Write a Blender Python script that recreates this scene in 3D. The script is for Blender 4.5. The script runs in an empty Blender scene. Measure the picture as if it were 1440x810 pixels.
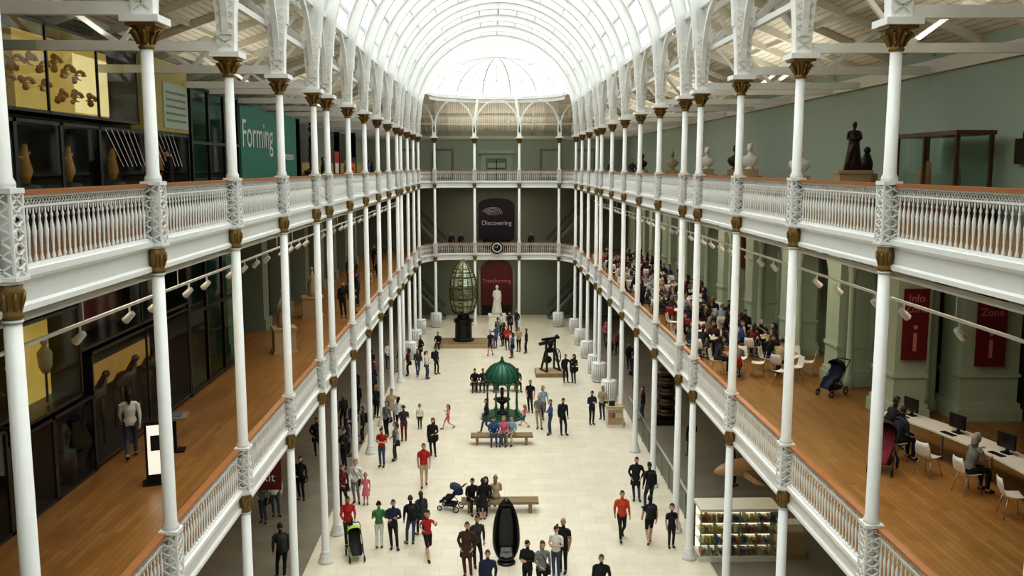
import bpy, math, random
from mathutils import Vector, Matrix, Euler
random.seed(7)
R=math.radians
pi=math.pi
SC=bpy.context.scene
COL=SC.collection

# ------------------------------------------------------------------ materials
def newmat(name):
    m=bpy.data.materials.new(name); m.use_nodes=True
    nt=m.node_tree; b=nt.nodes['Principled BSDF']
    return m,nt,b
def mat(name,c,rough=.55,metal=0,var=.12,scale=6,em=None,es=0):
    m,nt,b=newmat(name)
    b.inputs['Roughness'].default_value=rough; b.inputs['Metallic'].default_value=metal
    if var>0:
        tc=nt.nodes.new('ShaderNodeTexCoord'); nz=nt.nodes.new('ShaderNodeTexNoise')
        nz.inputs['Scale'].default_value=scale; nz.inputs['Detail'].default_value=3
        nt.links.new(tc.outputs['Object'],nz.inputs['Vector'])
        mx=nt.nodes.new('ShaderNodeMix'); mx.data_type='RGBA'
        mx.inputs[6].default_value=(c[0]*(1-var),c[1]*(1-var),c[2]*(1-var),1)
        mx.inputs[7].default_value=(min(1,c[0]*(1+var)),min(1,c[1]*(1+var)),min(1,c[2]*(1+var)),1)
        nt.links.new(nz.outputs['Fac'],mx.inputs[0]); nt.links.new(mx.outputs[2],b.inputs['Base Color'])
    else: b.inputs['Base Color'].default_value=(*c,1)
    if em: b.inputs['Emission Color'].default_value=(*em,1); b.inputs['Emission Strength'].default_value=es
    return m
def brick(name,c1,c2,mo,w,h,rot=0,rough=.4,ms=.006,noise=.0,bump=0):
    m,nt,b=newmat(name)
    tc=nt.nodes.new('ShaderNodeTexCoord'); mp=nt.nodes.new('ShaderNodeMapping'); br=nt.nodes.new('ShaderNodeTexBrick')
    mp.inputs['Rotation'].default_value=(0,0,rot)
    br.inputs['Scale'].default_value=1; br.inputs['Brick Width'].default_value=w; br.inputs['Row Height'].default_value=h
    br.inputs['Mortar Size'].default_value=ms
    br.inputs['Color1'].default_value=(*c1,1); br.inputs['Color2'].default_value=(*c2,1); br.inputs['Mortar'].default_value=(*mo,1)
    nt.links.new(tc.outputs['Object'],mp.inputs['Vector']); nt.links.new(mp.outputs[0],br.inputs['Vector'])
    nz=nt.nodes.new('ShaderNodeTexNoise'); nz.inputs['Scale'].default_value=1.3; nz.inputs['Detail'].default_value=5
    nt.links.new(tc.outputs['Object'],nz.inputs['Vector'])
    mx=nt.nodes.new('ShaderNodeMix'); mx.data_type='RGBA'; mx.blend_type='MULTIPLY'; mx.inputs[0].default_value=noise
    nt.links.new(br.outputs['Color'],mx.inputs[6]); nt.links.new(nz.outputs['Fac'],mx.inputs[7])
    nt.links.new(mx.outputs[2],b.inputs['Base Color'])
    b.inputs['Roughness'].default_value=rough
    return m
def glassmat(name,tint=(.9,.95,.93),refl=.12):
    m=bpy.data.materials.new(name); m.use_nodes=True; nt=m.node_tree; nt.nodes.clear()
    o=nt.nodes.new('ShaderNodeOutputMaterial'); t=nt.nodes.new('ShaderNodeBsdfTransparent'); g=nt.nodes.new('ShaderNodeBsdfGlossy')
    x=nt.nodes.new('ShaderNodeMixShader'); t.inputs[0].default_value=(*tint,1); g.inputs['Roughness'].default_value=.04
    x.inputs[0].default_value=refl
    nt.links.new(t.outputs[0],x.inputs[1]); nt.links.new(g.outputs[0],x.inputs[2]); nt.links.new(x.outputs[0],o.inputs[0])
    return m
WHITE=mat('white_paint',(.80,.805,.79),.4,0,.04)
ROOFW=mat('roof_white_paint',(.74,.75,.735),.5,0,.04)
CREAM=mat('cream_paint',(.68,.66,.57),.6,0,.06)
GOLD=mat('gilded_iron',(.24,.155,.05),.42,.5,.25,30)
RAILW=mat('handrail_oak',(.34,.13,.04),.35,0,.2,8)
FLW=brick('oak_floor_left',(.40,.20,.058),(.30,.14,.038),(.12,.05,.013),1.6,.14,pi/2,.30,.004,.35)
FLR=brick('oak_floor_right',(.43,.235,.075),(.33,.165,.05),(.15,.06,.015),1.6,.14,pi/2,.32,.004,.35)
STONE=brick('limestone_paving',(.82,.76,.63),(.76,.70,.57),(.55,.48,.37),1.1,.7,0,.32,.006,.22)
STONEG=brick('limestone_paving_shaded',(.28,.255,.205),(.24,.215,.17),(.16,.14,.115),1.1,.7,0,.35,.008,.3)  # same stone as the nave, with the shade under the balconies in its colour
PLANK=brick('roof_boards',(.80,.77,.67),(.72,.69,.59),(.40,.38,.31),6,.18,pi/2,.7,.016,.10)
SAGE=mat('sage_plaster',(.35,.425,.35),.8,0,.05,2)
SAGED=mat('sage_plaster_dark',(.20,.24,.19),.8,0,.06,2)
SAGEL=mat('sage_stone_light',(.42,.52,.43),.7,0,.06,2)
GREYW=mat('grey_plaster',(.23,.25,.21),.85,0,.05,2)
DARK=mat('dark_panel',(.014,.015,.015),.35,0,.3,3)
BROWNW=mat('dark_brown_panel',(.03,.016,.012),.4,0,.3,3)
WINE=mat('wine_panel',(.06,.016,.022),.5,0,.3,2)
BLACK=mat('black_iron',(.012,.012,.013),.38,.2,.2)
CASEG=glassmat('case_glass',(.82,.9,.86),.07)
CLEAR=glassmat('roof_glass',(.97,.99,.98),.02)
GREENG=glassmat('green_glass',(.3,.62,.5),.12)
TEAL=mat('teal_sign',(.016,.20,.145),.5,0,.05)
REDS=mat('red_banner',(.14,.008,.012),.6,0,.08)
REDT=mat('dark_red_banner',(.09,.008,.01),.6,0,.08)
REDB=mat('bright_red',(.5,.025,.02),.5,0,.08)
DISC=mat('dark_purple_banner',(.022,.016,.035),.6,0,.1)
WTXT=mat('white_lettering',(.8,.8,.8),.6,0,0)
PTXT=mat('pink_lettering',(.5,.2,.22),.6,0,0)
YELL=mat('lit_yellow_back',(.45,.32,.09),.6,0,.3,1.2,(.80,.52,.12),.36)
YELB=mat('lit_cream_back',(.8,.66,.34),.6,0,.15,2,(1,.78,.38),.62)
OLIVE=mat('lit_olive_back',(.26,.21,.07),.6,0,.3,1.2,(.5,.40,.10),.10)
AMBER=mat('lit_amber_panel',(.4,.2,.05),.6,0,.4,1.5,(.8,.42,.10),.22)
LITW=mat('lit_white_panel',(.9,.9,.85),.5,0,0,2,(1,.96,.86),.55)
LITK=mat('lit_shelf',(.9,.85,.7),.5,0,0,2,(1,.86,.58),1.1)
TAN=mat('model_gold_glow',(.45,.20,.045),.5,0,.35,8,(.6,.3,.08),.04)  # slight emission added so the backlit case models look lit
MARB=mat('white_marble',(.84,.82,.77),.5,0,.06,4)
BRONZ=mat('dark_bronze',(.04,.02,.014),.4,.3,.3,8)
STON2=mat('carved_sandstone',(.40,.33,.24),.8,0,.2,8)
PLIN=mat('timber_plinth',(.42,.31,.18),.6,0,.1,4)
BENCHW=mat('bench_oak',(.26,.18,.10),.5,0,.2,6)
CASEW=mat('mahogany_frame',(.10,.04,.02),.4,0,.2,6)
FGREEN=mat('green_painted_iron',(.022,.115,.07),.38,.15,.3,8)
LENSG=mat('fresnel_glass_dark',(.13,.16,.10),.12,.1,.35,5)
LENSL=mat('fresnel_glass_light',(.42,.48,.34),.12,.1,.3,5)
BRASS=mat('brass',(.12,.095,.035),.35,.4,.2,10)
OBSID=mat('black_lacquer',(.008,.008,.009),.2,0,.3,3)
FISH=mat('fish_skin',(.42,.26,.13),.5,0,.3,4)
BLUEC=mat('cloth_blue',(.05,.1,.28),.8)
SCREEN=mat('screen_black',(.01,.012,.016),.15,0,0)
CHAIRM=mat('white_plastic',(.8,.8,.78),.35,0,0)
CHAIRR=mat('red_plastic',(.40,.03,.03),.35,0,0)
STEEL=mat('steel',(.45,.46,.47),.3,.9,.05)
TYRE=mat('tyre',(.02,.02,.02),.7,0,0)

# ------------------------------------------------------------------ mesh builder
class MB:
    def __init__(s): s.v=[];s.f=[];s.m=[];s.sm=[];s.mats=[]
    def mi(s,m):
        if m not in s.mats: s.mats.append(m)
        return s.mats.index(m)
    def add(s,vs,fs,m,smooth=False):
        b=len(s.v); i=s.mi(m); s.v+=[tuple(v) for v in vs]
        for f in fs: s.f.append([b+k for k in f]); s.m.append(i); s.sm.append(smooth)
    def box(s,x0,x1,y0,y1,z0,z1,m):
        if x0>x1:x0,x1=x1,x0
        if y0>y1:y0,y1=y1,y0
        v=[(x,y,z) for z in(z0,z1) for y in(y0,y1) for x in(x0,x1)]
        s.add(v,[(0,2,3,1),(4,5,7,6),(0,1,5,4),(2,6,7,3),(0,4,6,2),(1,3,7,5)],m)
    def quad(s,a,b,c,d,m): s.add([a,b,c,d],[(0,1,2,3)],m)
    def bar(s,p,q,w,h,m):
        p=Vector(p);q=Vector(q);d=(q-p).normalized()
        up=Vector((0,0,1)) if abs(d.z)<.95 else Vector((0,1,0))
        a=d.cross(up).normalized()*w/2; b=a.cross(d).normalized()*h/2
        v=[p-a-b,p+a-b,p+a+b,p-a+b,q-a-b,q+a-b,q+a+b,q-a+b]
        s.add(v,[(0,1,2,3),(7,6,5,4),(0,4,5,1),(1,5,6,2),(2,6,7,3),(3,7,4,0)],m)
    def rings(s,rs,m,smooth=True,caps=True,closed=False):
        n=len(rs[0]); vs=[p for r in rs for p in r]; fs=[]
        for i in range(len(rs)-1+(1 if closed else 0)):
            a=i*n;b=((i+1)%len(rs))*n
            for k in range(n):
                k2=(k+1)%n; fs.append((a+k,a+k2,b+k2,b+k))
        if caps and not closed: fs.append(tuple(reversed(range(n)))); fs.append(tuple(range((len(rs)-1)*n,len(rs)*n)))
        s.add(vs,fs,m,smooth)
    def tube(s,pts,r,n=8,m=None,smooth=True,closed=False,flat=1.0,side=None):
        pts=[Vector(p) for p in pts]
        if not isinstance(r,(list,tuple)): r=[r]*len(pts)
        rs=[];prev=None;N=len(pts)
        for i,p in enumerate(pts):
            if closed: d=(pts[(i+1)%N]-pts[i-1]).normalized()
            else: d=(pts[min(i+1,N-1)]-pts[max(i-1,0)]).normalized()
            if prev is None:
                ref=Vector(side) if side else (Vector((0,0,1)) if abs(d.z)<.9 else Vector((1,0,0)))
                a=(ref-d*ref.dot(d)).normalized()
            else: a=(prev-d*prev.dot(d)).normalized()
            prev=a; b=d.cross(a)
            rs.append([p+a*math.cos(2*pi*k/n)*r[i]+b*math.sin(2*pi*k/n)*r[i]*flat for k in range(n)])
        s.rings(rs,m,smooth,True,closed)
    def lathe(s,prof,n=12,m=None,c=(0,0,0),smooth=True,sx=1,sy=1,ang=0):
        rs=[[(c[0]+sx*r*math.cos(2*pi*k/n+ang),c[1]+sy*r*math.sin(2*pi*k/n+ang),c[2]+z) for k in range(n)] for r,z in prof]
        s.rings(rs,m,smooth)
    def ell(s,c,r,m,n=10,h=6,smooth=True):
        if not isinstance(r,(list,tuple)): r=(r,r,r)
        rs=[]
        for i in range(h+1):
            t=-pi/2+pi*i/h; t=max(-pi/2+.06,min(pi/2-.06,t))
            rs.append([(c[0]+r[0]*math.cos(t)*math.cos(2*pi*k/n),c[1]+r[1]*math.cos(t)*math.sin(2*pi*k/n),c[2]+r[2]*math.sin(t)) for k in range(n)])
        s.rings(rs,m,smooth)
    def mesh(s,name):
        me=bpy.data.meshes.new(name); me.from_pydata(s.v,[],s.f)
        for m in s.mats: me.materials.append(m)
        me.polygons.foreach_set('material_index',s.m); me.polygons.foreach_set('use_smooth',s.sm); me.update()
        return me
    def obj(s,name,loc=(0,0,0),rot=0,parent=None):
        return inst(s.mesh(name),name,loc,rot,parent)
def inst(me,name,loc=(0,0,0),rot=0,parent=None,scale=1):
    o=bpy.data.objects.new(name,me); COL.objects.link(o); o.location=loc
    o.rotation_euler=rot if isinstance(rot,(tuple,list)) else (0,0,rot)
    o.scale=(scale,)*3 if not isinstance(scale,(tuple,list)) else scale
    if parent: o.parent=parent
    return o
def text(body,size,loc,rot,m,parent,name='lettering',align='LEFT'):
    c=bpy.data.curves.new(name,'FONT'); c.body=body; c.size=size; c.extrude=.004; c.align_x=align
    c.materials.append(m); o=bpy.data.objects.new(name,c); COL.objects.link(o); o.location=loc; o.rotation_euler=rot; o.parent=parent
    return o

# ------------------------------------------------------------------ main dims
XL,XR,XC=-5.43,6.57,.57
ZE=12.9; ZU=11.6; ZM=5.75
YC=[1.2,5.85,10.5,15.15,19.8,24.45,29.1,31.4,36.05,40.7,45.35,50.0,54.65,56.95,61.6,66.25,70.9]
Y1=80.0; Y0=-4.0
WL=-9.3; WR=11.6

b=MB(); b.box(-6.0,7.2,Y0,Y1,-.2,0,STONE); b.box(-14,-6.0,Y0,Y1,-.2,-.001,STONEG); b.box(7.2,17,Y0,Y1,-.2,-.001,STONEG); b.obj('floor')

def endpath(off):
    pts=[]; a=2.3; bb=4.1+off
    n=12
    for i in range(n+1):
        t=pi-(pi/2)*i/n
        pts.append((XL-off+a+a*math.cos(t),70.9+bb*math.sin(t)))
    for i in range(1,8):
        pts.append((XL-off+a+(XR-XL+2*off-2*a)*i/8,70.9+bb))
    for i in range(n+1):
        t=pi/2-(pi/2)*i/n
        pts.append((XR+off-a+a*math.cos(t),70.9+bb*math.sin(t)))
    return pts
OFF=.10
def slab(z,name,fl,fr,xwl,xwr):
    b=MB()
    T=.3; E=OFF+.04
    def deck(x0,x1,y0,y1,fm):
        b.box(x0,x1,y0,y1,z-.03,z,fm); b.box(x0,x1,y0,y1,z-T,z-.03,CREAM)
    deck(xwl,XL-E,Y0,Y1,fl)
    deck(XR+E,xwr,Y0,Y1,fr)
    P=endpath(E)
    for (xa,ya),(xb,yb) in zip(P[:-1],P[1:]):
        v=[(xa,ya,z),(xb,yb,z),(xb,Y1,z),(xa,Y1,z)]
        b.quad(*v,fl); b.quad(*[(p[0],p[1],z-T) for p in reversed(v)],CREAM)
    b.box(XL-E,XR+E,Y0,-.9,z-T,z,fl)
    for y in YC+[74.8]:
        b.box(xwl,XL-E,y-.08,y+.08,z-T-.22,z-T,CREAM); b.box(XR+E,xwr,y-.08,y+.08,z-T-.22,z-T,CREAM)
    for x in (XL-1.9,XR+2.3): b.box(x-.06,x+.06,Y0,Y1,z-T-.14,z-T,CREAM)
    b.obj(name)
    b=MB(); P=endpath(OFF)
    full=[(XL-OFF,-.9)]+P+[(XR+OFF,-.9)]
    prof=[(.10,.10),(.10,.02),(.04,-.02),(.0,-.05),(.0,-.30),(.05,-.33),(.05,-.40),(-.035,-.40),(-.035,.10)]
    rs=[]
    for i,(x,y) in enumerate(full):
        a=Vector(full[max(i-1,0)]);c=Vector(full[min(i+1,len(full)-1)]); d=(c-a).normalized(); n=Vector((d.y,-d.x))
        if i<=1: n=Vector((1,0))
        if i>=len(full)-2: n=Vector((-1,0))
        rs.append([(x+n.x*p,y+n.y*p,z+q) for p,q in prof])
    b.rings(rs,WHITE,False,True)
    b.obj('trim_fascia')
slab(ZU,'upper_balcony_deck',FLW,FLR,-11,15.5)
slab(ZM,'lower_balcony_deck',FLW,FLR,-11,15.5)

def railmesh(pts,name):
    b=MB(); pts=[Vector((p[0],p[1],0)) for p in pts]
    L=[0]
    for a,c in zip(pts[:-1],pts[1:]): L.append(L[-1]+(c-a).length)
    tot=L[-1]; n=max(2,round(tot/.155))
    def at(s):
        for i in range(len(L)-1):
            if s<=L[i+1]+1e-6:
                return pts[i].lerp(pts[i+1],(s-L[i])/(L[i+1]-L[i]))
        return pts[-1]
    Z=lambda p,z:(p.x,p.y,p.z+z)
    for a,c in zip(pts[:-1],pts[1:]):
        b.bar(Z(a,.125),Z(c,.125),.07,.05,WHITE); b.bar(Z(a,.83),Z(c,.83),.035,.03,WHITE); b.bar(Z(a,.95),Z(c,.95),.07,.035,WHITE)
        b.bar(Z(a,.995),Z(c,.995),.14,.055,RAILW)
    prof=[(.016,.14),(.03,.18),(.014,.25),(.022,.40),(.032,.52),(.026,.58),(.012,.66),(.024,.70),(.012,.74),(.014,.83)]
    for i in range(n):
        p=at((i+.5)/n*tot)
        b.lathe(prof,6,WHITE,(p.x,p.y,0))
        q=at(i/n*tot); e=at((i+1)/n*tot)
        b.tube([(q.x,q.y,.74),(q.x*.7+p.x*.3,q.y*.7+p.y*.3,.81),(p.x,p.y,.83),(e.x*.7+p.x*.3,e.y*.7+p.y*.3,.81),(e.x,e.y,.74)],.009,4,WHITE)
        b.tube([(q.x,q.y,.845),(p.x,p.y,.935),(e.x,e.y,.845)],.010,4,WHITE)
        b.tube([(q.x,q.y,.935),(p.x,p.y,.845),(e.x,e.y,.935)],.010,4,WHITE)
    return b.mesh(name)
RB=railmesh([(0,0),(0,4.65)],'balcony_railing'); RS=railmesh([(0,0),(0,2.3)],'balcony_railing_short')
RE=railmesh(endpath(OFF),'balcony_railing_end')
for z in (ZU,ZM):
    for x in (XL-OFF,XR+OFF):
        for a,c in zip(YC[:-1],YC[1:]):
            inst(RB if c-a>4 else RS,'balcony_railing',(x,a,z))
    inst(RE,'balcony_railing',(0,0,z))

def colmesh(name,base=True):
    b=MB()
    def lattice(z):
        w=.135
        for sx in(-1,1):
            for sy in(-1,1): b.bar((sx*w,sy*w,z+.02),(sx*w,sy*w,z+1.0),.03,.03,WHITE)
        for k in range(6):
            z0=z+.04+k*.16; z1=z0+.16
            for s in(-1,1):
                for (a,c) in(((-w,s*w,z0),(w,s*w,z1)),((-w,s*w,z1),(w,s*w,z0)),((s*w,-w,z0),(s*w,w,z1)),((s*w,-w,z1),(s*w,w,z0))):
                    b.bar(a,c,.022,.022,WHITE)
        b.box(-.16,.16,-.16,.16,z+.98,z+1.04,WHITE); b.box(-.16,.16,-.16,.16,z-.0,z+.05,WHITE)
    def shaft(z0,z1,r0,r1): b.lathe([(r0+.03,z0),(r0+.03,z0+.06),(r0,z0+.12),(r1,z1)],14,WHITE)
    b.lathe([(.24,0),(.24,.1),(.18,.16),(.2,.24),(.15,.32),(.13,.42)],14,WHITE)
    shaft(.3,5.35,.122,.105)
    for z in (ZM,ZU):
        b.lathe([(.11,z-.42),(.135,z-.40),(.112,z-.36),(.115,z-.28),(.14,z-.14),(.155,z-.10),(.13,z-.07),(.14,z+.0)],14,GOLD)
        for k in range(8):
            a=2*pi*k/8; b.tube([(.105*math.cos(a),.105*math.sin(a),z-.32),(.14*math.cos(a),.14*math.sin(a),z-.2),(.16*math.cos(a),.16*math.sin(a),z-.12)],[.018,.024,.012],5,GOLD)
        b.lathe([(.118,z-.46),(.118,z-.43)],14,WHITE); b.lathe([(.15,z-.02),(.15,z+.02)],14,WHITE)
        lattice(z+.02)
        b.lathe([(.085,z),(.085,z+1.05)],10,WHITE)
    shaft(ZM+1.06,ZU-.4,.112,.10); shaft(ZU+1.06,14.80,.105,.095)
    b.lathe([(.11,14.74),(.13,14.77),(.105,14.8),(.115,14.86),(.14,14.98),(.21,15.07),(.23,15.10)],14,GOLD)
    for k in range(8):
        a=2*pi*k/8+.2; C,S=math.cos(a),math.sin(a)
        b.tube([(.115*C,.115*S,14.82),(.16*C,.16*S,14.93),(.23*C,.23*S,15.02),(.25*C,.25*S,14.97)],[.028,.04,.032,.012],5,GOLD)
    b.box(-.24,.24,-.24,.24,15.08,15.13,GOLD)
    b.box(-.30,.30,-.30,.30,15.13,15.24,WHITE)
    return b.mesh(name)
CM=colmesh('iron_column')
ENDC=[(XC-4.95,74.0),(XC-1.8,74.9),(XC+1.8,74.9),(XC+4.95,74.0)]
for y in YC[1:]:
    for x in (XL,XR): inst(CM,'iron_column',(x,y,0))
for x,y in ENDC: inst(CM,'iron_column',(x,y,0))

# ------------------------------------------------------------------ roof
AZ=16.5
def ap(r,a,y): return (XC+r*math.cos(a),y,AZ+r*math.sin(a))
def archmesh():
    b=MB(); n=40
    for (r0,r1,w) in ((5.72,5.84,.24),(6.14,6.26,.24),(5.84,6.14,.08)):
        rs=[]
        for i in range(n+1):
            a=pi*i/n
            rs.append([ap(r0,a,-w/2),ap(r0,a,w/2),ap(r1,a,w/2),ap(r1,a,-w/2)])
        b.rings(rs,ROOFW,False)
    for i in range(1,n):
        a=pi*i/n; b.bar(ap(5.8,a,0),ap(6.2,a,0),.03,.16,ROOFW)
    for s,x in ((-1,XL),(1,XR)):
        rs=[]
        for z,wx,wy in((15.24,.17,.13),(15.9,.19,.14),(16.5,.24,.15),(16.95,.30,.15)):
            rs.append([(x-wx,-wy,z),(x+wx,-wy,z),(x+wx,wy,z),(x-wx,wy,z)])
        b.rings(rs,WHITE,False)
        for k in range(7):
            z=15.35+k*.22; w=.13+.012*k
            b.bar((x-w,-.15,z),(x+w,-.15,z+.2),.02,.03,CREAM); b.bar((x+w,-.15,z),(x-w,-.15,z+.2),.02,.03,CREAM)
        pts=[(x+s*(1.9-1.9*math.cos(t)),0,15.5+2.0*math.sin(t)) for t in [k*pi/2/10 for k in range(11)]]
        for p,q in zip(pts[:-1],pts[1:]): b.bar(p,q,.16,.16,ROOFW)
        for sy in(-1,1):
            pts=[(x,sy*(.1+1.8*(1-math.cos(t))),15.6+2.2*math.sin(t)) for t in [k*pi/2/10 for k in range(11)]]
            for p,q in zip(pts[:-1],pts[1:]): b.bar(p,q,.14,.13,ROOFW)
    return b.mesh('roof_arch')
AM=archmesh()
for y in YC: inst(AM,'roof_arch',(0,y,0))
inst(AM,'roof_arch',(0,-3.4,0))
b=MB()
for deg in (0,10,20,31,43,55,68,79,90,101,112,125,137,149,160,170,180):
    a=R(deg); r=6.28
    b.bar(ap(r,a,Y0),ap(r,a,70.9),.12 if deg in(31,90,149,0,180) else .07,.14,ROOFW)
y=Y0
while y<71:
    pts=[ap(6.36,R(d),y) for d in range(10,171,8)]
    for p,q in zip(pts[:-1],pts[1:]): b.bar(p,q,.05,.07,ROOFW)
    y+=.93
for x in (XL,XR): b.box(x-.1,x+.1,Y0,70.9,17.72,17.92,WHITE)
b.obj('roof_glazing_bars')
b=MB()
angs=[R(d) for d in range(10,171,8)]
for a,c in zip(angs[:-1],angs[1:]): b.quad(ap(6.42,a,Y0),ap(6.42,c,Y0),ap(6.42,c,70.9),ap(6.42,a,70.9),CLEAR)
b.obj('window_rooflight')
b=MB()
ZW=15.6; ZI=17.85
for s,xw in((-1,-11.0),(1,WR)):
    xe=XC+s*6.34
    b.quad((xw,Y0,ZW+.35),(xe,Y0,ZI),(xe,Y1,ZI),(xw,Y1,ZW+.35),PLANK)
    b.quad((xw,Y0,ZW+.45),(xe,Y0,ZI+.1),(xe,Y1,ZI+.1),(xw,Y1,ZW+.45),DARK)
b.obj('ceiling_aisle_boards')
b=MB()
for s,xw in((-1,-11.0),(1,WR)):
    xe=XC+s*6.34; xc=XL if s<0 else XR
    ys=sorted(YC+[-3.4,3.5,8.2,12.8,17.5,22.1,26.8,33.7,38.4,43.0,47.7,52.3,59.3,63.9,68.6,74,77])
    for y in ys:
        b.bar((xw,y,ZW+.24),(xe,y,ZI-.11),.12,.2,CREAM)
    for k in range(1,4):
        t=k/4; b.bar((xw+(xe-xw)*t,Y0,ZW+.3+(ZI-ZW-.35)*t),(xw+(xe-xw)*t,Y1,ZW+.3+(ZI-ZW-.35)*t),.1,.14,CREAM)
    for y in YC+[-3.4,75]:
        b.bar((xc,y,15.36),(xw,y,15.39),.16,.2,WHITE)
        b.bar((xc+s*2.2,y,15.4),(xc+s*.5,y,17.4),.09,.1,WHITE)
        b.bar((xc+s*2.2,y,15.4),(xc+s*3.6,y,16.4),.09,.1,WHITE)
    b.box(xw-.1*s,xw,Y0,Y1,15.3,15.65,CREAM)
b.obj('roof_aisle_trusses')
# apse half dome
b=MB(); DZ=18.35; DH=2.75; RX=5.1; RY=4.6
def dp(phi,th,k=1): return (XC+RX*k*math.cos(th)*math.cos(phi),70.9+RY*k*math.cos(th)*math.sin(phi),DZ+DH*k*math.sin(th))
NP=14
for i in range(NP+1):
    phi=pi*i/NP
    pts=[dp(phi,R(t)) for t in range(0,91,10)]
    w=.12 if i%2==0 else .05
    for p,q in zip(pts[:-1],pts[1:]): b.bar(p,q,w,w,WHITE)
for t,w in((0,.24),(14,.05),(28,.10),(42,.05),(56,.08),(70,.05)):
    pts=[dp(pi*i/28,R(t)) for i in range(29)]
    for p,q in zip(pts[:-1],pts[1:]): b.bar(p,q,w,w,WHITE)
for x in [XC+k*.75 for k in range(-7,8)]:
    dx=x-XC
    z0=DZ+DH*math.sqrt(max(0,1-(dx/RX)**2)); z1=AZ+math.sqrt(max(0,5.9**2-dx*dx))
    if z1>z0: b.bar((x,70.9,z0),(x,70.9,z1),.05,.05,ROOFW)
for i in range(28):
    p=dp(pi*i/28,0);q=dp(pi*(i+1)/28,0)
    b.add([(p[0],p[1],DZ-.4),(q[0],q[1],DZ-.4),(q[0],q[1],DZ),(p[0],p[1],DZ)],[(0,1,2,3)],WHITE)
for x,y in ENDC:
    b.box(x-.16,x+.16,y-.13,y+.13,15.24,16.4,WHITE)
    for s in(-1,1):
        pts=[(x+s*1.7*(1-math.cos(t)),y-.1,15.6+2.5*math.sin(t)) for t in [k*pi/2/9 for k in range(10)]]
        for p,q in zip(pts[:-1],pts[1:]): b.bar(p,q,.13,.12,WHITE)
    b.bar((x,y,16.3),(x*.85+XC*.15,y+.2,DZ-.1),.2,.2,WHITE)
b.obj('apse_dome_ribs')
b=MB()
for i in range(14):
    for j in range(6):
        a,c=pi*i/14,pi*(i+1)/14; t,u=R(15*j),R(15*j+15)
        b.quad(dp(a,t,1.02),dp(c,t,1.02),dp(c,u,1.02),dp(a,u,1.02),CLEAR)
b.obj('window_apse_dome')
b=MB()
for i in range(28):
    p=dp(pi*i/28,0,1.03);q=dp(pi*(i+1)/28,0,1.03)
    def out(p):
        dx,dy=p[0]-XC,p[1]-70.9; k=min(6.4/max(abs(dx),1e-4),6.0/max(dy,1e-4)); return (XC+dx*k,70.9+dy*k)
    P,Q=out(p),out(q)
    b.quad((p[0],p[1],DZ),(q[0],q[1],DZ),(Q[0],Q[1],DZ-.4),(P[0],P[1],DZ-.4),PLANK)
b.quad((XC-6.4,76.7,DZ-.2),(XC+6.4,76.7,DZ-.2),(XC+6.4,Y1,15.9),(XC-6.4,Y1,15.9),PLANK)
for k in range(-6,7): b.bar((XC+k,75.6,DZ-.25),(XC+k,Y1,15.75),.1,.16,CREAM)
b.bar((XC-10,75.6,16.9),(XC+10,75.6,16.9),.12,.14,CREAM); b.bar((XC-10,77.9,16.4),(XC+10,77.9,16.4),.12,.14,CREAM)
b.obj('ceiling_apse_boards')

# ------------------------------------------------------------------ walls
b=MB()
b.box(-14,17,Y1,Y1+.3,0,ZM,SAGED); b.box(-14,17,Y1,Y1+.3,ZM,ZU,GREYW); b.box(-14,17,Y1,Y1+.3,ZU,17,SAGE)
b.box(-11,11.6,Y1-.08,Y1,15.2,15.5,CREAM)
b.obj('wall_end')
b=MB(); b.box(-14,17,Y0-.3,Y0,0,24,SAGE); b.obj('wall_entrance_end')
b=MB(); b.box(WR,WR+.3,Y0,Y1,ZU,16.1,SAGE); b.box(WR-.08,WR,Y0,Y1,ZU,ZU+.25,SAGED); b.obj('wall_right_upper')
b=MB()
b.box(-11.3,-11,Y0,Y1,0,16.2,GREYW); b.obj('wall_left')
b=MB()
b.box(-11,-10.6,Y0,Y1,0,ZM-.35,BROWNW)
for y in range(8,78,5):
    b.box(-10.6,-10.5,y,y+.5,0,ZM-.4,SAGED)
    if y%3!=0: b.box(-10.58,-10.55,y+1,y+4,.6,2.9,AMBER)
b.obj('wall_left_ground')
b=MB()
b.box(15.5,15.8,Y0,Y1,0,ZU,SAGED)
b.box(11.8,12.1,27,Y1,0,ZM-.35,DARK)
for y in range(28,78,5):
    b.box(11.55,11.8,y,y+.6,0,ZM-.4,SAGED)
    b.box(11.75,11.79,y+1,y+4.2,.3,2.8,OLIVE if y%2 else GREENG)
b.obj('wall_right_ground')

b=MB()
def pier(x0,x1,y0,y1,z0,z1,m=SAGEL):
    b.box(x0,x1,y0,y1,z0+.0,z1,m)
    b.box(x0-.12,x1+.12,y0-.12,y1+.12,z0,z0+.35,m); b.box(x0-.07,x1+.07,y0-.07,y1+.07,z0+.35,z0+.5,m)
    b.box(x0-.05,x1+.05,y0-.05,y1+.05,z0+1.25,z0+1.35,m)
    b.box(x0-.10,x1+.10,y0-.10,y1+.10,z1-.75,z1-.65,m); b.box(x0-.14,x1+.14,y0-.14,y1+.14,z1-.2,z1,m)
zt=ZU-.5
pier(11.35,12.25,25.2,26.6,ZM,zt); pier(13.25,14.9,25.2,26.4,ZM,zt)
for x in (12.55,12.95): b.lathe([(.2,ZM),(.2,ZM+.3),(.13,ZM+.4),(.12,ZM+4.2),(.2,ZM+4.5),(.22,ZM+4.8)],12,SAGEL,(x,26.3,0))
b.box(12.2,13.3,25.4,26.4,ZM+4.8,zt,SAGEL)
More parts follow.
